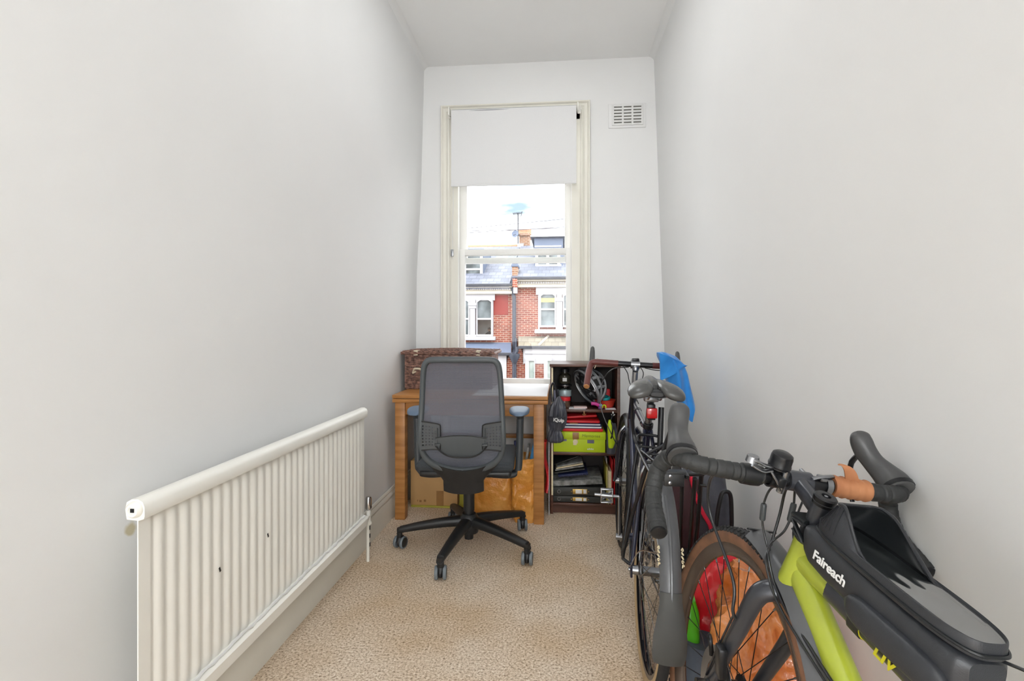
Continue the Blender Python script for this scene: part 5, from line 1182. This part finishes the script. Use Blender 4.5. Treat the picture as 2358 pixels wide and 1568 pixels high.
# ------------------------------------------------------------------ frame bag on the top tube
FB = thing('frame_bag', 'black top tube bag with a clear window lid strapped behind the stem', 'bag', B(0, -.30, .40))
ST = [(-.150, .452, .470, .018, .022), (-.158, .424, .482, .030, .036), (-.175, .412, .484, .035, .041), (-.215, .402, .479, .038, .044), (-.265, .393, .469, .039, .045), (-.33, .380, .455, .039, .045), (-.385, .369, .444, .039, .045), (-.440, .361, .434, .039, .045), (-.462, .364, .430, .036, .041), (-.472, .376, .424, .022, .028)]
def body(u, v):
    i = u*(len(ST)-1); k = min(len(ST)-2, int(i)); t = i-k; lp = lambda j: ST[k][j]*(1-t)+ST[k+1][j]*t
    f, b_, tp_, wb, wt = [lp(j) for j in range(5)]; a = 2*pi*v
    ca, sa = cos(a), sin(a); x = math.copysign(abs(ca)**.42, ca); y = math.copysign(abs(sa)**.5, sa)
    yy = (y+1)/2; w = wb+(wt-wb)*yy
    # raised side pocket on the rear half
    bump = 0
    if f < -.285: bump = .002*min(1, (-.285-f)/.025)
    return B(x*(w+bump), f, b_+(tp_-b_)*yy)
m = MB().grid(body, 60, 40); m.add([body(0, j/40) for j in range(40)], [tuple(range(40))]); m.add([body(1, j/40) for j in range(40)], [tuple(range(39, -1, -1))]); m.build('bag_body', M_bag, FB, 60)
secs = []
for i in range(15):
    t = i/14; f = -.283-.182*t; e = math.sqrt(max(.03, 1-abs(2*t-1)**5)); uc = .408-.026*t; secs.append((B(-.0445, f, uc-.004), lF*.0135*e, uF*.0235*e))
MB().ring(secs, 20, ex=3.2).build('side_pocket', M_bag, FB, 60)
# lid outline: superellipse, axis running down the bag
LA, LZ = -.178, -.478
def lidpt(t, k=1.0, du=0.0, base_u=None):
    c, s = cos(t), sin(t); f = (LA+LZ)/2 + (LA-LZ)/2*k*math.copysign(abs(c)**.55, c); r = .0465*k*math.copysign(abs(s)**.6, s)
    if k < 1: f = (LA+LZ)/2 + ((LA-LZ)/2-(.0465*(1-k)))*math.copysign(abs(c)**.55, c)
    u = .486 + (f-LA)*.172 + du
    return f, r, u
NT = 96
def lid_top(f): return 0
m = MB()
rims = []
for du, k in ((-.004, .97), (.0, 1.0), (.016, 1.0), (.019, .99), (.0195, .965), (.015, .945)):
    rims.append([B(r, f, u) for f, r, u in [lidpt(2*pi*i/NT, k, du) for i in range(NT)]])
vs = sum(rims, []); m.add(vs, [(j*NT+i, j*NT+(i+1) % NT, (j+1)*NT+(i+1) % NT, (j+1)*NT+i) for j in range(len(rims)-1) for i in range(NT)])
m.build('lid_rim', M_bag, FB, 50)
MB().tube([B(r, f, u) for f, r, u in [lidpt(2*pi*i/NT, 1.012, .0035) for i in range(NT)]], .0024, 6, closed=True).build('zip', M_bagd, FB)
# window, phone-sized and clear, over an inside lightened to suggest reflection on the lid
m = MB(); inner = [B(r, f, u) for f, r, u in [lidpt(2*pi*i/NT, .945, .011) for i in range(NT)]]; m.add(inner, [tuple(range(NT))]); m.build('inside', pm('grey_bag_inside', (132, 136, 138), .45), FB, 0)
rg = random.Random(9)
def win(u, v):
    a = 2*pi*u; f, r, uu = lidpt(a, .955, .0165); fc, rc_, uc = (LA+LZ)/2, 0, .486+((LA+LZ)/2-LA)*.172+.0165
    p = V((rc_+(r-rc_)*v, fc+(f-fc)*v, uc+(uu-uc)*v)); w = NZ.noise(V((p.x*40, p.y*22, 3)))*.0035*(1-v*v)
    return B(p.x, p.y, p.z+w)
MB().grid(win, 72, 14).build('clear_window', M_vinyl, FB, 80)
# sun visor: wall that rises towards the front, open to the rear
def hv_(f, r): q = max(0, min(1, .5+r/.06)); e = -.306-.062*q; x = max(0, min(1, (f-e)/(.072+.040*q))); return (.058*x*x*(3-2*x))*(1-.25*max(0, (f+.235)/.06)) 
def visor(u, v):
    t = R(-122)+R(244)*u; f, r, uu = lidpt(t, 1.0, .014); h = hv_(f, r)
    f2, r2, _ = lidpt(t, 1.0, 0)
    ff = f2 - (.020+.028*max(0, cos(t)))*v*max(0, cos(t)); p = B(r2*(1-.16*v*v), ff, uu+h*v); c = B(0, (LA+LZ)/2, uu)
    return p, (p-c).normalized()
vsr = MB().sheet(visor, 80, 12, .0028).build('sun_visor', M_bag, FB, 60)
MB().sheet(lambda u, v: (visor(u, v)[0]-visor(u, v)[1]*.0032, visor(u, v)[1]), 80, 12, .0010).build('visor_lining', M_bagd, FB, 60)
MB().tube([visor(i/80, 1)[0] for i in range(81)], .0030, 8).build('visor_piping', M_piping, FB)
m = MB()
for k in range(9): m.tube([visor(.60-.0+.012*k*0+.30*k/8*0+ (.555+.028*k-.60), v)[0]+visor(.555+.028*k, v)[1]*.0008 for v in (.08, .35, .65, .92)], .0009, 5)
for k in range(9): m.tube([visor(.445-.028*k, v)[0]+visor(.445-.028*k, v)[1]*.0008 for v in (.08, .35, .65, .92)], .0009, 5)
m.build('carbon_ribs', M_piping, FB, kind='stuff')
# lettering on the room side
pl_ = B(-.0468, -.243, .4365); dX = (B(0, -.30, .4255)-B(0, -.20, .4445)).normalized(); dY = lF.cross(dX).normalized(); dY = dY if dY.z > 0 else -dY
text('printed_letters', 'Faireach', .0235, basis(pl_, dX, dY, -lF), M_txt, FB, .0006, 0, 1.0, off=.0005)
# straps
MB().ring([(B(0, -.150, .480), lF*.030, uF*.0045), (B(-.006, -.118, .487), lF*.029, uF*.004)], 14, ex=5).tube(spl([B(-.030, -.155, .474), B(-.034, -.125, .480), Wp(.472, -.026, -.03), Wp(.478, .006, -.034)], 6), .0055, 8, flat=.5).build('head_strap', M_bagd, FB)
MB().ring(tubeF([B(0, -.268, .371), B(0, -.292, .366)], [(.0225, .0265)]*2), 18, ex=3).build('tube_strap', M_bagd, FB)
MB().ring(tubeF([B(0, -.408, .340), B(0, -.428, .335)], [(.021, .024)]*2), 18, ex=3).build('tube_strap', M_bagd, FB)
MB().tube(spl([B(.012, -.455, .428), B(.03, -.50, .432), B(.05, -.56, .44), B(.05, -.62, .43)], 6), .0022, 6).build('charging_cable', M_hose, FB)
# ================================================================== BAGS BETWEEN THE BICYCLES AND THE WALL
s1_ = thing('plastic_sack', 'crumpled orange plastic sack filled and slumped behind the front wheel', 'bag', (.60, 1.52, 0))
sack('sack_body', M_oplast, (.605, 1.50, 0), .145, .150, .50, 11, lean=(-.03, .02), top=.42, amp=.036, parent=s1_, n=(60, 70), ex=2.4, fs=8.0)
s2_ = thing('carrier_bag', 'bright red plastic carrier bag tucked behind the orange sack', 'bag', (.50, 1.74, 0))
sack('bag_body', M_rplast, (.495, 1.745, 0), .080, .085, .43, 17, lean=(.03, 0), top=.75, amp=.02, parent=s2_, n=(30, 30), ex=2.6, fs=5)
o = sack('carrier_bag', M_gplast, (.415, 1.66, .17), .028, .05, .16, 23, top=.7, amp=.010, n=(20, 16)); tag(rebase(o, (.415, 1.66, .17)), 'small green plastic bag peeping out under the red carrier bag', 'bag')
o = sack('cloth_bag', M_greyc, (.435, 1.63, 0), .055, .085, .22, 29, top=.8, amp=.015, n=(24, 20)); tag(rebase(o, (.435, 1.63, 0)), 'slate grey cloth bag on the floor beneath the green bag', 'bag')
bp = thing('backpack', 'black and maroon backpack with red trim standing by the wall behind the navy bicycle', 'backpack', (.56, 2.12, 0))
def pk(u, v):
    z = .63*v; a = 2*pi*u; ca, sa = cos(a), sin(a); e = (1-.28*max(0, (v-.6)/.4)**1.5)*(.94+.06*sin(pi*v)); lx = .02*v
    return V((.545+lx+.125*e*math.copysign(abs(ca)**.55, ca)+.006*NZ.noise(V((u*9, v*7, 1))), 2.13+.15*e*math.copysign(abs(sa)**.55, sa), z))
m = MB().grid(pk, 48, 30); r0 = [pk(i/48, 1) for i in range(48)]; m.add(r0+[sum(r0, V())/48+V((0, 0, .02))], [(i, (i+1) % 48, 48) for i in range(48)]); m.build('pack_body', M_umb, bp, 70)
MB().box((.43, 1.968, .35), (.53, 1.99, .615), .012).build('front_pocket', M_mar, bp)
MB().box((.445, 1.958, .10), (.62, 1.985, .32), .012).build('lower_pocket', M_bagd, bp)
MB().tube(spl([(.495, 1.965, .628), (.512, 1.962, .56), (.535, 1.960, .50), (.565, 1.962, .445), (.575, 1.966, .40)], 8), [.013]*33, 10, flat=.6).build('red_trim', pm('crimson_webbing', (222, 34, 66), .6), bp)
MB().tube(spl([(.54, 2.0, .63), (.55, 1.99, .675), (.59, 1.99, .675), (.60, 2.0, .63)], 6), .006, 8).build('grab_handle', M_blk, bp)
tl = thing('luggage_trolley', 'black tubular luggage trolley handle standing upright behind the orange sack', 'trolley', (.60, 1.91, 0))
MB().tube(spl([(.572, 1.91, .02), (.572, 1.91, .40), (.576, 1.91, .50), (.590, 1.91, .575), (.606, 1.91, .590), (.622, 1.91, .575), (.626, 1.91, .50), (.626, 1.91, .40), (.626, 1.91, .02)], 8), .0075, 12).build('tube_handle', M_blk, tl)
MB().box((.55, 1.87, 0), (.65, 1.95, .018), .004).build('foot_plate', M_blk, tl)
# ================================================================== OUTSIDE: THE TERRACE ACROSS THE STREET
YO = 20.0
def E(zx, zy, Y=YO): return at(1020+zx/3.7333, 480+zy/3.7333, Y)
def fb(m, zx0, zy0, zx1, zy1, proud=0, dep=.3, bev=0):
    a, b = E(zx0, zy0, YO), E(zx1, zy1, YO); m.box((a.x, YO-proud, b.z), (b.x, YO-proud+dep, a.z), bev); return m
GZ = -4.6
o = MB().box((-14, YB+.4, GZ-.2), (14, 40, GZ)).build('road', M_road); o['kind'] = 'structure'
o = MB().box((-12, YB+.301, GZ), (-2.2, YB+.40, 6)).box((1.6, YB+.301, GZ), (12, YB+.40, 6)).box((-2.2, YB+.301, GZ), (1.6, YB+.40, .55)).box((-2.2, YB+.301, 3.0), (1.6, YB+.40, 6)).build('wall_outer', M_brickb); o['kind'] = 'structure'
PX = E(603, 0).x                      # party line
xL, xR = -9.0, 12.0
def arched(m, x0, x1, z0, z1, y, d, rise=.12, n=8):
    pts = [V((x0, y, z0)), V((x1, y, z0))] + [V((x1+(x0-x1)*i/n, y, z1-rise+rise*sin(pi*i/n)**.8)) for i in range(n+1)]
    return m.prism(pts, (0, d, 0))
def far_window(house, zx0, zy0, zx1, zy1, meet, arch=True, blind=None, glass=None):
    a, b = E(zx0, zy0), E(zx1, zy1); x0, x1, z0, z1 = a.x, b.x, b.z, a.z; zm = E(0, meet).z; t = .055
    m = MB().box((x0, YO-.10, z0), (x0+t, YO, z1)).box((x1-t, YO-.10, z0), (x1, YO, z1)).box((x0+.004, YO-.106, z0-.004), (x1-.004, YO-.002, z0+t*1.3)).box((x0+.004, YO-.112, zm-.035), (x1-.004, YO-.002, zm+.035)).box((x0+.004, YO-.095, z1-t*.6), (x1-.004, YO-.002, z1+.004))
    if arch:   # spandrels
        n = 8
        for s in (0, 1):
            P = [V((x0-.003 if s == 0 else x1+.003, YO-.118, z1+.006))]
            for i in range(n+1):
                f = i/n*.5; xx = x0-.003+(x1-x0)*f if s == 0 else x1+.003-(x1-x0)*f; P.append(V((xx, YO-.118, z1-.17*(1-sin(pi*f)))))
            m.prism(P, (0, .05, 0))
    w = m.build('sash_window', M_stucco, house, 0)
    MB().box((x0+t*.8, YO-.05, z0+t), (x1-t*.8, YO-.03, zm if glass else z1-t*.4)).build('pane', glass or M_pane, w)
    if glass: MB().box((x0+t*.8, YO-.05, zm), (x1-t*.8, YO-.03, z1-t*.4)).build('pane', M_pane, w)
    if blind: MB().box((x0+t, YO-.058, z1-.36), (x1-t, YO-.051, z1-.20)).build('yellow_blind', pm('far_yellow_blind', (214, 196, 116), .7), w)
    return w
# ---- nearer-left house
hl = thing('terraced_house', 'terraced house with a lower slate roof, dormer and white arched bay windows', 'building', (E(300, 0).x, YO, GZ))
zE = E(0, 735).z
wa, wb = E(288, 780), E(428, 1098); zt_ = E(0, 665).z
m = MB().box((xL, YO, GZ), (wa.x, YO+7, zt_)).box((wb.x, YO, GZ), (PX, YO+7, zt_)).box((wa.x, YO, GZ), (wb.x, YO+7, wb.z)).box((wa.x, YO, wa.z), (wb.x, YO+7, zt_)).box((wa.x, YO+1.6, wb.z), (wb.x, YO+7, wa.z)); m.build('brick_wall', M_brick, hl, 0)
MB().box((wa.x, YO+.42, wb.z), (wb.x, YO+.46, wa.z)).build('room_wall', pm('dim_room_wall', (206, 208, 210), .8, c2=(226, 228, 230), scale=3), hl, 0)
# somebody sitting at the window
pc = E(402, 1098, YO+.16); pe = thing('person', 'person in dark clothes sitting behind the arched window of the house opposite', 'person', (pc.x, YO+.16, pc.z-.45))
S = MB(); sx = [(-.50, .17, .13), (-.30, .19, .13), (-.08, .17, .12), (.10, .195, .12), (.22, .215, .105), (.29, .17, .085), (.325, .06, .06), (.36, .05, .052), (.385, .056, .062), (.43, .074, .088), (.48, .078, .096), (.53, .072, .09), (.565, .045, .055), (.575, .01, .012)]
def bod(lo, hi): return [(V((pc.x+.10*max(0, z-.1)*-.3, YO+.16-.10*max(0, z), pc.z-.02+z*.62)), V((w*.66, 0, 0)), V((0, d*.66, 0))) for z, w, d in sx if lo <= z <= hi]
S.ring(bod(-.6, 1), 16, ex=2.2)
for s in (-1, 1): S.tube(spl([V((pc.x+s*.12, YO+.15, pc.z+.10)), V((pc.x+s*.17, YO+.13, pc.z+.0)), V((pc.x+s*.13, YO+.05, pc.z-.08)), V((pc.x+s*.02, YO+.02, pc.z-.04))], 6), [.045]*7+[.038]*6+[.03]*6, 8)
S.build('body', pm('dark_jumper', (54, 60, 68), .8), pe, 60)
hc = V((pc.x-.012, YO+.115, pc.z+.265)); f = MB().ring([(hc+V((0, -.004, z)), V((w, 0, 0)), V((0, w*1.15, 0))) for z, w in [(-.075, .012), (-.06, .034), (-.02, .050), (.02, .054), (.05, .048), (.072, .03), (.08, .006)]], 14)
for s in (-1, 1): f.ring([(hc+V((s*.020, -.060, .012)), V((.008, 0, 0)), V((0, .005, .0))), (hc+V((s*.020, -.060, .018)), V((.006, 0, 0)), V((0, .005, 0)))], 6)
f.ring([(hc+V((0, -.062, .015)), V((.005, 0, 0)), V((0, .005, 0))), (hc+V((0, -.070, -.008)), V((.009, 0, 0)), V((0, .008, 0)))], 6).build('face', pm('far_skin', (176, 130, 110), .6), pe, 60)
MB().ring([(hc+V((0, .012, z)), V((w, 0, 0)), V((0, w*1.15, 0))) for z, w in [(-.03, .050), (.02, .060), (.055, .056), (.08, .038), (.09, .008)]], 14).build('hair', pm('far_hair', (46, 36, 32), .7), pe, 60)
fb(MB(), 436, 745, 560, 915, .012, .05).build('painted_patch', M_redren, hl, 0)
m = MB(); fb(m, -400, 677, 596, 735, .12, .2); fb(m, -400, 720, 596, 735, .2, .2); fb(m, -400, 668, 596, 682, .22, .3); m.build('eaves_frieze', M_cream, hl, 0)
m = MB()
for k in range(26): fb(m, 180+16*k-8, 686, 180+16*k+1, 702, .17, .1)
m.build('dentil_row', M_stucco, hl, 0, kind='stuff')
fb(MB(), -400, 657, 602, 670, .30, .12, .02).build('gutter', M_gut, hl, 0)
m = MB(); fb(m, -400, 735, 448, 790, .10, .2); fb(m, -400, 780, 175, 1105, .08, .2); fb(m, 424, 780, 434, 1105, .05, .2); m.build('window_surround', M_stucco, hl, 0)
for z0, z1 in ((232, 288),):
    m = MB(); a, b = E(z0, 830), E(z1, 1105); m.box((a.x+.03, YO-.2, b.z), (b.x-.03, YO, a.z), .02); fb(m, z0-8, 815, z1+8, 838, .26, .3, .02); fb(m, z0-3, 838, z1+3, 862, .23, .3, .02); fb(m, z0-3, 1085, z1+3, 1105, .24, .3, .02); fb(m, z0+4, 785, z1-4, 815, .16, .2); m.build('window_column', M_stucco, hl, 0)
far_window(hl, 288, 780, 428, 1098, 950, glass=M_farglass)
far_window(hl, 92, 780, 232, 1098, 950)
fb(MB(), -60, 1100, 454, 1132, .25, .4, .02).build('window_sill', M_stucco, hl, 0)
# roof, dormer
zr0, zr1 = E(0, 662).z, E(0, 335, YO+5).z
m = MB(); m.prism([(xL, YO-.25, zr0), (xL, YO+5, zr1), (xL, YO+5.4, zr1), (xL, YO+10.2, zr0), (xL, YO+10.2, zr0-.2), (xL, YO-.2, zr0-.15)], (PX-.12-xL, 0, 0)); m.build('slate_roof', M_slate, hl, 0)
MB().tube([(xL, YO+5.2, zr1+.03), (PX-.15, YO+5.2, zr1+.03)], .10, 8).build('ridge_tiles', M_pot, hl)
yd = YO+1.1
a, b = E(150, 400, yd), E(348, 588, yd)
m = MB().box((a.x-.9, yd, b.z-.1), (b.x+.02, YO+4.6, a.z+.25)); dr = m.build('dormer', M_lead, hl, 0)
dw = MB(); x0, x1, z0, z1 = E(180, 0, yd).x, E(344, 0, yd).x, E(0, 575, yd).z, E(0, 412, yd).z
dw.box((x0-.1, yd-.06, z0-.1), (x1, yd+.05, z0)).box((x0-.1, yd-.06, z1), (x1, yd+.05, z1+.1)).box((x1-.12, yd-.05, z0-.01), (x1-.002, yd+.04, z1+.01)).box((x0-.09, yd-.05, z0-.01), (x0+.1, yd+.04, z1+.01)).box((x0, yd-.055, (z0+z1)/2-.2), (x1-.01, yd+.03, (z0+z1)/2-.12)); dw.build('dormer_window', M_stucco, dr, 0)
m = MB()
for k in range(4): zz_ = z0+.05+k*(z1-z0)/4; m.box((x0+.1, yd-.03, zz_), (x1-.12, yd, zz_+.22))
m.build('dormer_pane', M_pane, dr, 0)
# bay roof and wall
def bay(house, zxa, zxb, zyt, zyg, mat, zyw):
    a, b = E(zxa, zyt), E(zxb, zyg); yf = YO-1.0; g0, g1 = E(zxa, zyg, yf), E(zxb, zyg, yf)
    m = MB(); m.add([(a.x, YO, a.z), (b.x-.0, YO, a.z), (g1.x, yf, g1.z), (g0.x, yf, g1.z), (a.x, YO, g1.z), (b.x, YO, g1.z)], [(0, 1, 2, 3), (1, 5, 2), (0, 3, 4), (3, 2, 5, 4)]); m.build('bay_roof', mat, house, 0)
    MB().box((g0.x, yf-.1, g1.z-.09), (g1.x+.05, yf+.02, g1.z+.02), .02).build('bay_gutter', M_gut, house, 0)
    return yf, g0, g1
yf, g0, g1 = bay(hl, -300, 586, 1150, 1243, M_lead, 0)
MB().box((g0.x, yf+.02, GZ), (E(545, 0, yf).x, YO, g1.z-.05)).build('bay_wall', M_stucco, hl, 0)
# ---- taller house on the other side of the downpipe
hr_ = thing('terraced_house', 'terraced house with the higher eaves, yellow blind window and box dormer', 'building', (E(850, 0).x, YO, GZ))
MB().box((PX, YO, GZ), (xR, YO+7, E(0, 602).z)).build('brick_wall', M_brick, hr_, 0)
m = MB(); fb(m, 640, 612, 1600, 672, .12, .2); fb(m, 640, 604, 1600, 622, .22, .3); fb(m, 640, 660, 1600, 674, .18, .2); m.build('eaves_frieze', M_cream, hr_, 0)
m = MB()
for k in range(20):
    a, b = E(648+21*k, 628), E(648+21*k+18, 648); m.prism([(a.x, YO-.16, b.z), (b.x, YO-.16, b.z), ((a.x+b.x)/2, YO-.16, a.z)], (0, .06, 0))
m.build('zigzag_moulding', M_stucco, hr_, 0, kind='stuff')
fb(MB(), 630, 595, 1600, 608, .30, .12, .02).build('gutter', M_gut, hr_, 0)
m = MB(); fb(m, 800, 672, 1600, 738, .10, .2); fb(m, 818, 735, 832, 1045, .06, .2); fb(m, 1120, 730, 1600, 1045, .06, .2); m.build('window_surround', M_stucco, hr_, 0)
m = MB(); fb(m, 974, 770, 1026, 1045, .18, .2, .02); fb(m, 966, 768, 1034, 800, .24, .3, .02); fb(m, 970, 1015, 1030, 1045, .22, .3, .02); fb(m, 978, 735, 1022, 770, .15, .2); m.build('window_column', M_stucco, hr_, 0)
far_window(hr_, 832, 728, 972, 1020, 870, blind=True)
far_window(hr_, 1030, 728, 1170, 1020, 870)
fb(MB(), 790, 1040, 1250, 1074, .28, .45, .02).build('window_sill', M_stucco, hr_, 0)
zr0, zr1 = E(0, 598).z, E(0, 330, YO+5).z
MB().prism([(PX-.05, YO-.25, zr0), (PX-.05, YO+5, zr1), (PX-.05, YO+5.4, zr1), (PX-.05, YO+10.2, zr0), (PX-.05, YO+10.2, zr0-.2), (PX-.05, YO-.2, zr0-.15)], (xR-PX, 0, 0)).build('slate_roof', M_slate, hr_, 0)
yd = YO+1.3; a, b = E(785, 330, yd), E(1032, 535, yd)
dr = MB().box((a.x, yd, b.z), (b.x, YO+5.5, E(0, 268, yd).z)).build('dormer', M_lead, hr_, 0)
MB().box((a.x-.15, yd-.15, E(0, 268, yd).z), (b.x+.1, YO+5.5, E(0, 258, yd).z), .02).build('dormer_roof_edge', M_gut, dr, 0)
x0, x1, z0, z1 = E(792, 0, yd).x, E(1018, 0, yd).x, E(0, 512, yd).z, E(0, 395, yd).z
m = MB().box((x0, yd-.06, z0-.05), (x1, yd+.05, z0+.10)).box((x0, yd-.06, z1), (x1, yd+.05, z1+.12)).box((x0-.02, yd-.02, E(0, 345, yd).z), (x1, yd+.05, E(0, 332, yd).z))
for f in (0.01, .47, .93): xx = x0+(x1-x0-.1)*f; m.box((xx, yd-.05, z0-.01), (xx+.12, yd+.04, z1+.01))
m.build('dormer_window', M_stucco, dr, 0)
MB().box((x0+.05, yd-.03, z0), (x1-.05, yd-.01, z1)).build('dormer_pane', M_pane, dr, 0)
yf, g0, g1 = bay(hr_, 648, 1700, 1098, 1188, M_tiles, 0)
MB().tube([E(905, 1098), (E(820, 1188, yf).x, yf, g1.z+.03)], .05, 8).build('hip_tiles', M_cream, hr_)
m = MB(); m.box((E(690, 0, yf).x, yf+.02, E(0, 1330, yf).z), (g1.x, YO, g1.z-.05)); m.box((g0.x+.25, yf-.02, E(0, 1245, yf).z), (g1.x, yf+.1, E(0, 1200, yf).z)); m.build('bay_wall', M_stucco, hr_, 0)
MB().box((E(700, 0, yf).x, yf+.04, GZ), (g1.x, YO-.1, E(0, 1330, yf).z)).build('bay_brick', M_brick, hr_, 0)
for z0_, z1_ in ((708, 792), (868, 935), (1010, 1090)):
    a, b = E(z0_, 1290, yf), E(z1_, 1500, yf); fr = MB().box((a.x, yf-.05, b.z), (a.x+.14, yf+.03, a.z)).box((b.x-.03, yf-.05, b.z), (b.x, yf+.03, a.z)).box((a.x+.005, yf-.06, a.z-.08), (b.x-.005, yf+.02, a.z+.005)).build('bay_window', M_stucco, hr_, 0)
    MB().box((a.x+.1, yf-.0, b.z), (b.x-.03, yf+.035, a.z-.05)).build('pane', pm('greenish_pane', (140, 156, 150), .15, c2=(190, 200, 196), scale=2), fr, 0)
# brick pier between the bays, downpipe with hopper
PXm = E(618, 1300, YO-.9).x
pier = MB().prism([(E(x, y, YO-.9).x, YO-.9, E(x, y, YO-.9).z) for x, y in ((548, 1900), (548, 1330), (556, 1290), (572, 1262), (600, 1250), (640, 1215), (662, 1198), (680, 1215), (688, 1260), (684, 1320), (708, 1330), (708, 1900))], (0, .88, 0)).build('pier', M_brick, hr_, 0)
dp = thing('downpipe', 'dark iron downpipe with a hopper between the two terraced houses', 'pipe', (E(612, 0).x, YO-.3, GZ))
MB().tube([E(600, 600, YO-.1), E(600, 730, YO-.1), E(612, 760, YO-.1), E(612, 1230, YO-.1)], .075, 10).build('upper_pipe', M_pipe, dp)
MB().tube([E(612, 1225, YO-.1), E(614, 1250, YO-1.0), E(614, 1800, YO-1.0)], .08, 10).tube([E(638, 1190, YO-1.05), E(638, 1225, YO-1.05), E(618, 1260, YO-1.05)], .06, 8).tube([E(585, 1245, YO-1.05), E(612, 1268, YO-1.05)], .06, 8).tube([E(626, 1120, YO-.12), E(628, 1215, YO-.5), E(618, 1265, YO-1.05)], .05, 8).build('lower_pipe', M_pipe, dp)
h0 = E(614, 1285, YO-1.05); MB().lathe([(0, -.2), (.08, -.2), (.2, .05), (.2, .16), (0, .16)], h0, (0, 0, 1), 12).build('hopper', M_pipe, dp)
# party wall stub with cap and finial, flashing block
pw = thing('parapet_pier', 'small buff brick parapet pier with a cap between the two roofs', 'pier', E(618, 600, YO-.1))
a, b = E(594, 500, YO-.1), E(642, 603, YO-.1); MB().box((a.x, YO-.1, b.z), (b.x, YO+.6, a.z)).build('pier_body', M_brickb, pw, 0)
a, b = E(585, 478, YO-.15), E(648, 500, YO-.15); MB().box((a.x, YO-.15, b.z), (b.x, YO+.65, a.z), .03).box((a.x+.04, YO-.12, a.z), (b.x-.04, YO+.6, a.z+.06), .02).build('pier_cap', M_lead, pw, 0)
a, b = E(598, 603, YO-.3), E(640, 675, YO-.3); MB().box((a.x, YO-.3, b.z), (b.x, YO+.1, a.z)).build('corbel', M_brick, pw, 0)
a, b = E(604, 678, YO-.3), E(638, 730, YO-.3); MB().box((a.x, YO-.3, b.z), (b.x, YO+.1, a.z), .02).build('white_block', M_stucco, pw, 0)
fn_ = E(628, 425, YO+4.7); o = MB().lathe([(0, 0), (.12, 0), (.14, .08), (.05, .14), (.09, .22), (0, .36)], fn_-V((0, 0, .25)), (0, 0, 1), 12).build('roof_finial', M_gut); tag(rebase(o, fn_-V((0, 0, .25))), 'small black finial on the ridge behind the parapet pier', 'finial')
# chimney with aerial and dish
yc = YO+5.0
cs_ = thing('chimney_stack', 'brick chimney stack rising above the ridge in the middle of the view', 'chimney', E(697, 345, yc))
a, b = E(656, 232, yc), E(742, 420, yc); MB().box((a.x, yc, b.z-1), (b.x, yc+1.2, a.z)).build('stack', M_brickb, cs_, 0)
a, b = E(650, 212, yc), E(748, 236, yc); MB().box((a.x, yc-.08, b.z), (b.x, yc+1.3, a.z), .03).build('corbelled_top', M_brickb, cs_, 0)
for f in (.18, .5, .82):
    p = V((a.x+(b.x-a.x)*f, yc+.4, a.z)); MB().lathe([(.16, 0), (.14, .22), (.16, .26), (.12, .26)], p-V((0, 0, .02)), (0, 0, 1), 12).build('chimney_pot', M_pot, cs_)
a, b = E(640, 300, yc-.1), E(692, 420, yc-.1); MB().box((a.x, yc-.1, b.z), (b.x, yc+.2, a.z)).build('white_flashing', M_stucco, cs_, 0)
ae = thing('roof_aerial', 'thin television aerial on a tall mast beside the chimney stack', 'aerial', E(646, 260, yc-.2))
MB().tube([E(646, 300, yc-.2), E(646, 45, yc-.2)], .032, 6).build('mast', M_gut, ae)
p = E(640, 45, yc-.2); S_ = .40; m = MB().tube([p+V((-.55*S_, 0, .0)), p+V((.55*S_, 0, .03))], .016, 6)
for k in range(9): q = p+V(((-.5+.125*k)*S_, 0, .003*k)); m.tube([q+V((0, -.2, 0)), q+V((0, .2, 0))], .010, 5).tube([q+V((0, 0, -.06)), q+V((0, 0, .06))], .010, 5)
m.tube([p+V((.17, 0, -.14)), p+V((.24, 0, .11))], .016, 5); m.build('antenna_rods', M_gut, ae)
ds = thing('satellite_dish', 'round grey satellite dish fixed to the mast by the chimney', 'dish', E(625, 222, yc-.3))
p = E(624, 222, yc-.35); MB().lathe([(0, .0), (.08, .01), (.14, .035), (.18, .06), (.18, .068), (.14, .045), (0, .012)], p, V((-.35, -.9, .15)), 24).build('dish_bowl', M_lead, ds)
MB().tube([p, p+V((-.06, -.2, -.08))], .012, 6).box(p+V((-.09, -.24, -.11)), p+V((-.04, -.18, -.06))).tube([p, p+V((.2, .15, 0))], .02, 6).build('dish_arm', M_gut, ds)
# overhead lines run between two street poles
YP = 12.0; ends = []
for lab, (a, b_) in {'topmost overhead line crossing the sky above the terrace': (E(60, 178, YP), E(365, 146, YP)), 'lowest and longest overhead line crossing the sky': (E(60, 212, YP), E(1100, 140, YP)), 'faint overhead line near the chimney stack': (E(420, 178, YP), E(1150, 148, YP))}.items():
    sl = (b_.z-a.z)/(b_.x-a.x); P = [V((-4.5+9*i/24, YP, a.z+sl*(-4.5+9*i/24-a.x)-.04*sin(pi*i/24)**2)) for i in range(25)]
    o = MB().tube(P, .007, 5).build('overhead_line', pm('thin_line', (110, 108, 116), .6)); tag(o, lab, 'cable'); ends.append((P[0].z, P[-1].z))
for k, (x, lab) in enumerate(((-4.5, 'timber street pole holding the overhead lines where they start'), (4.5, 'timber street pole holding the overhead lines at their far end'))):
    pz = max(e[k] for e in ends)+.3
    t = thing('street_pole', lab, 'pole', (x, YP, GZ)); MB().cyl((x, YP, GZ), (x, YP, pz), .13, 12, .09).build('pole_shaft', pm('weathered_timber', (104, 84, 66), .8), t); MB().box((x-.04, YP-.5, pz-.25), (x+.04, YP+.5, pz-.15)).build('cross_arm', pm('weathered_timber', (104, 84, 66), .8), t)
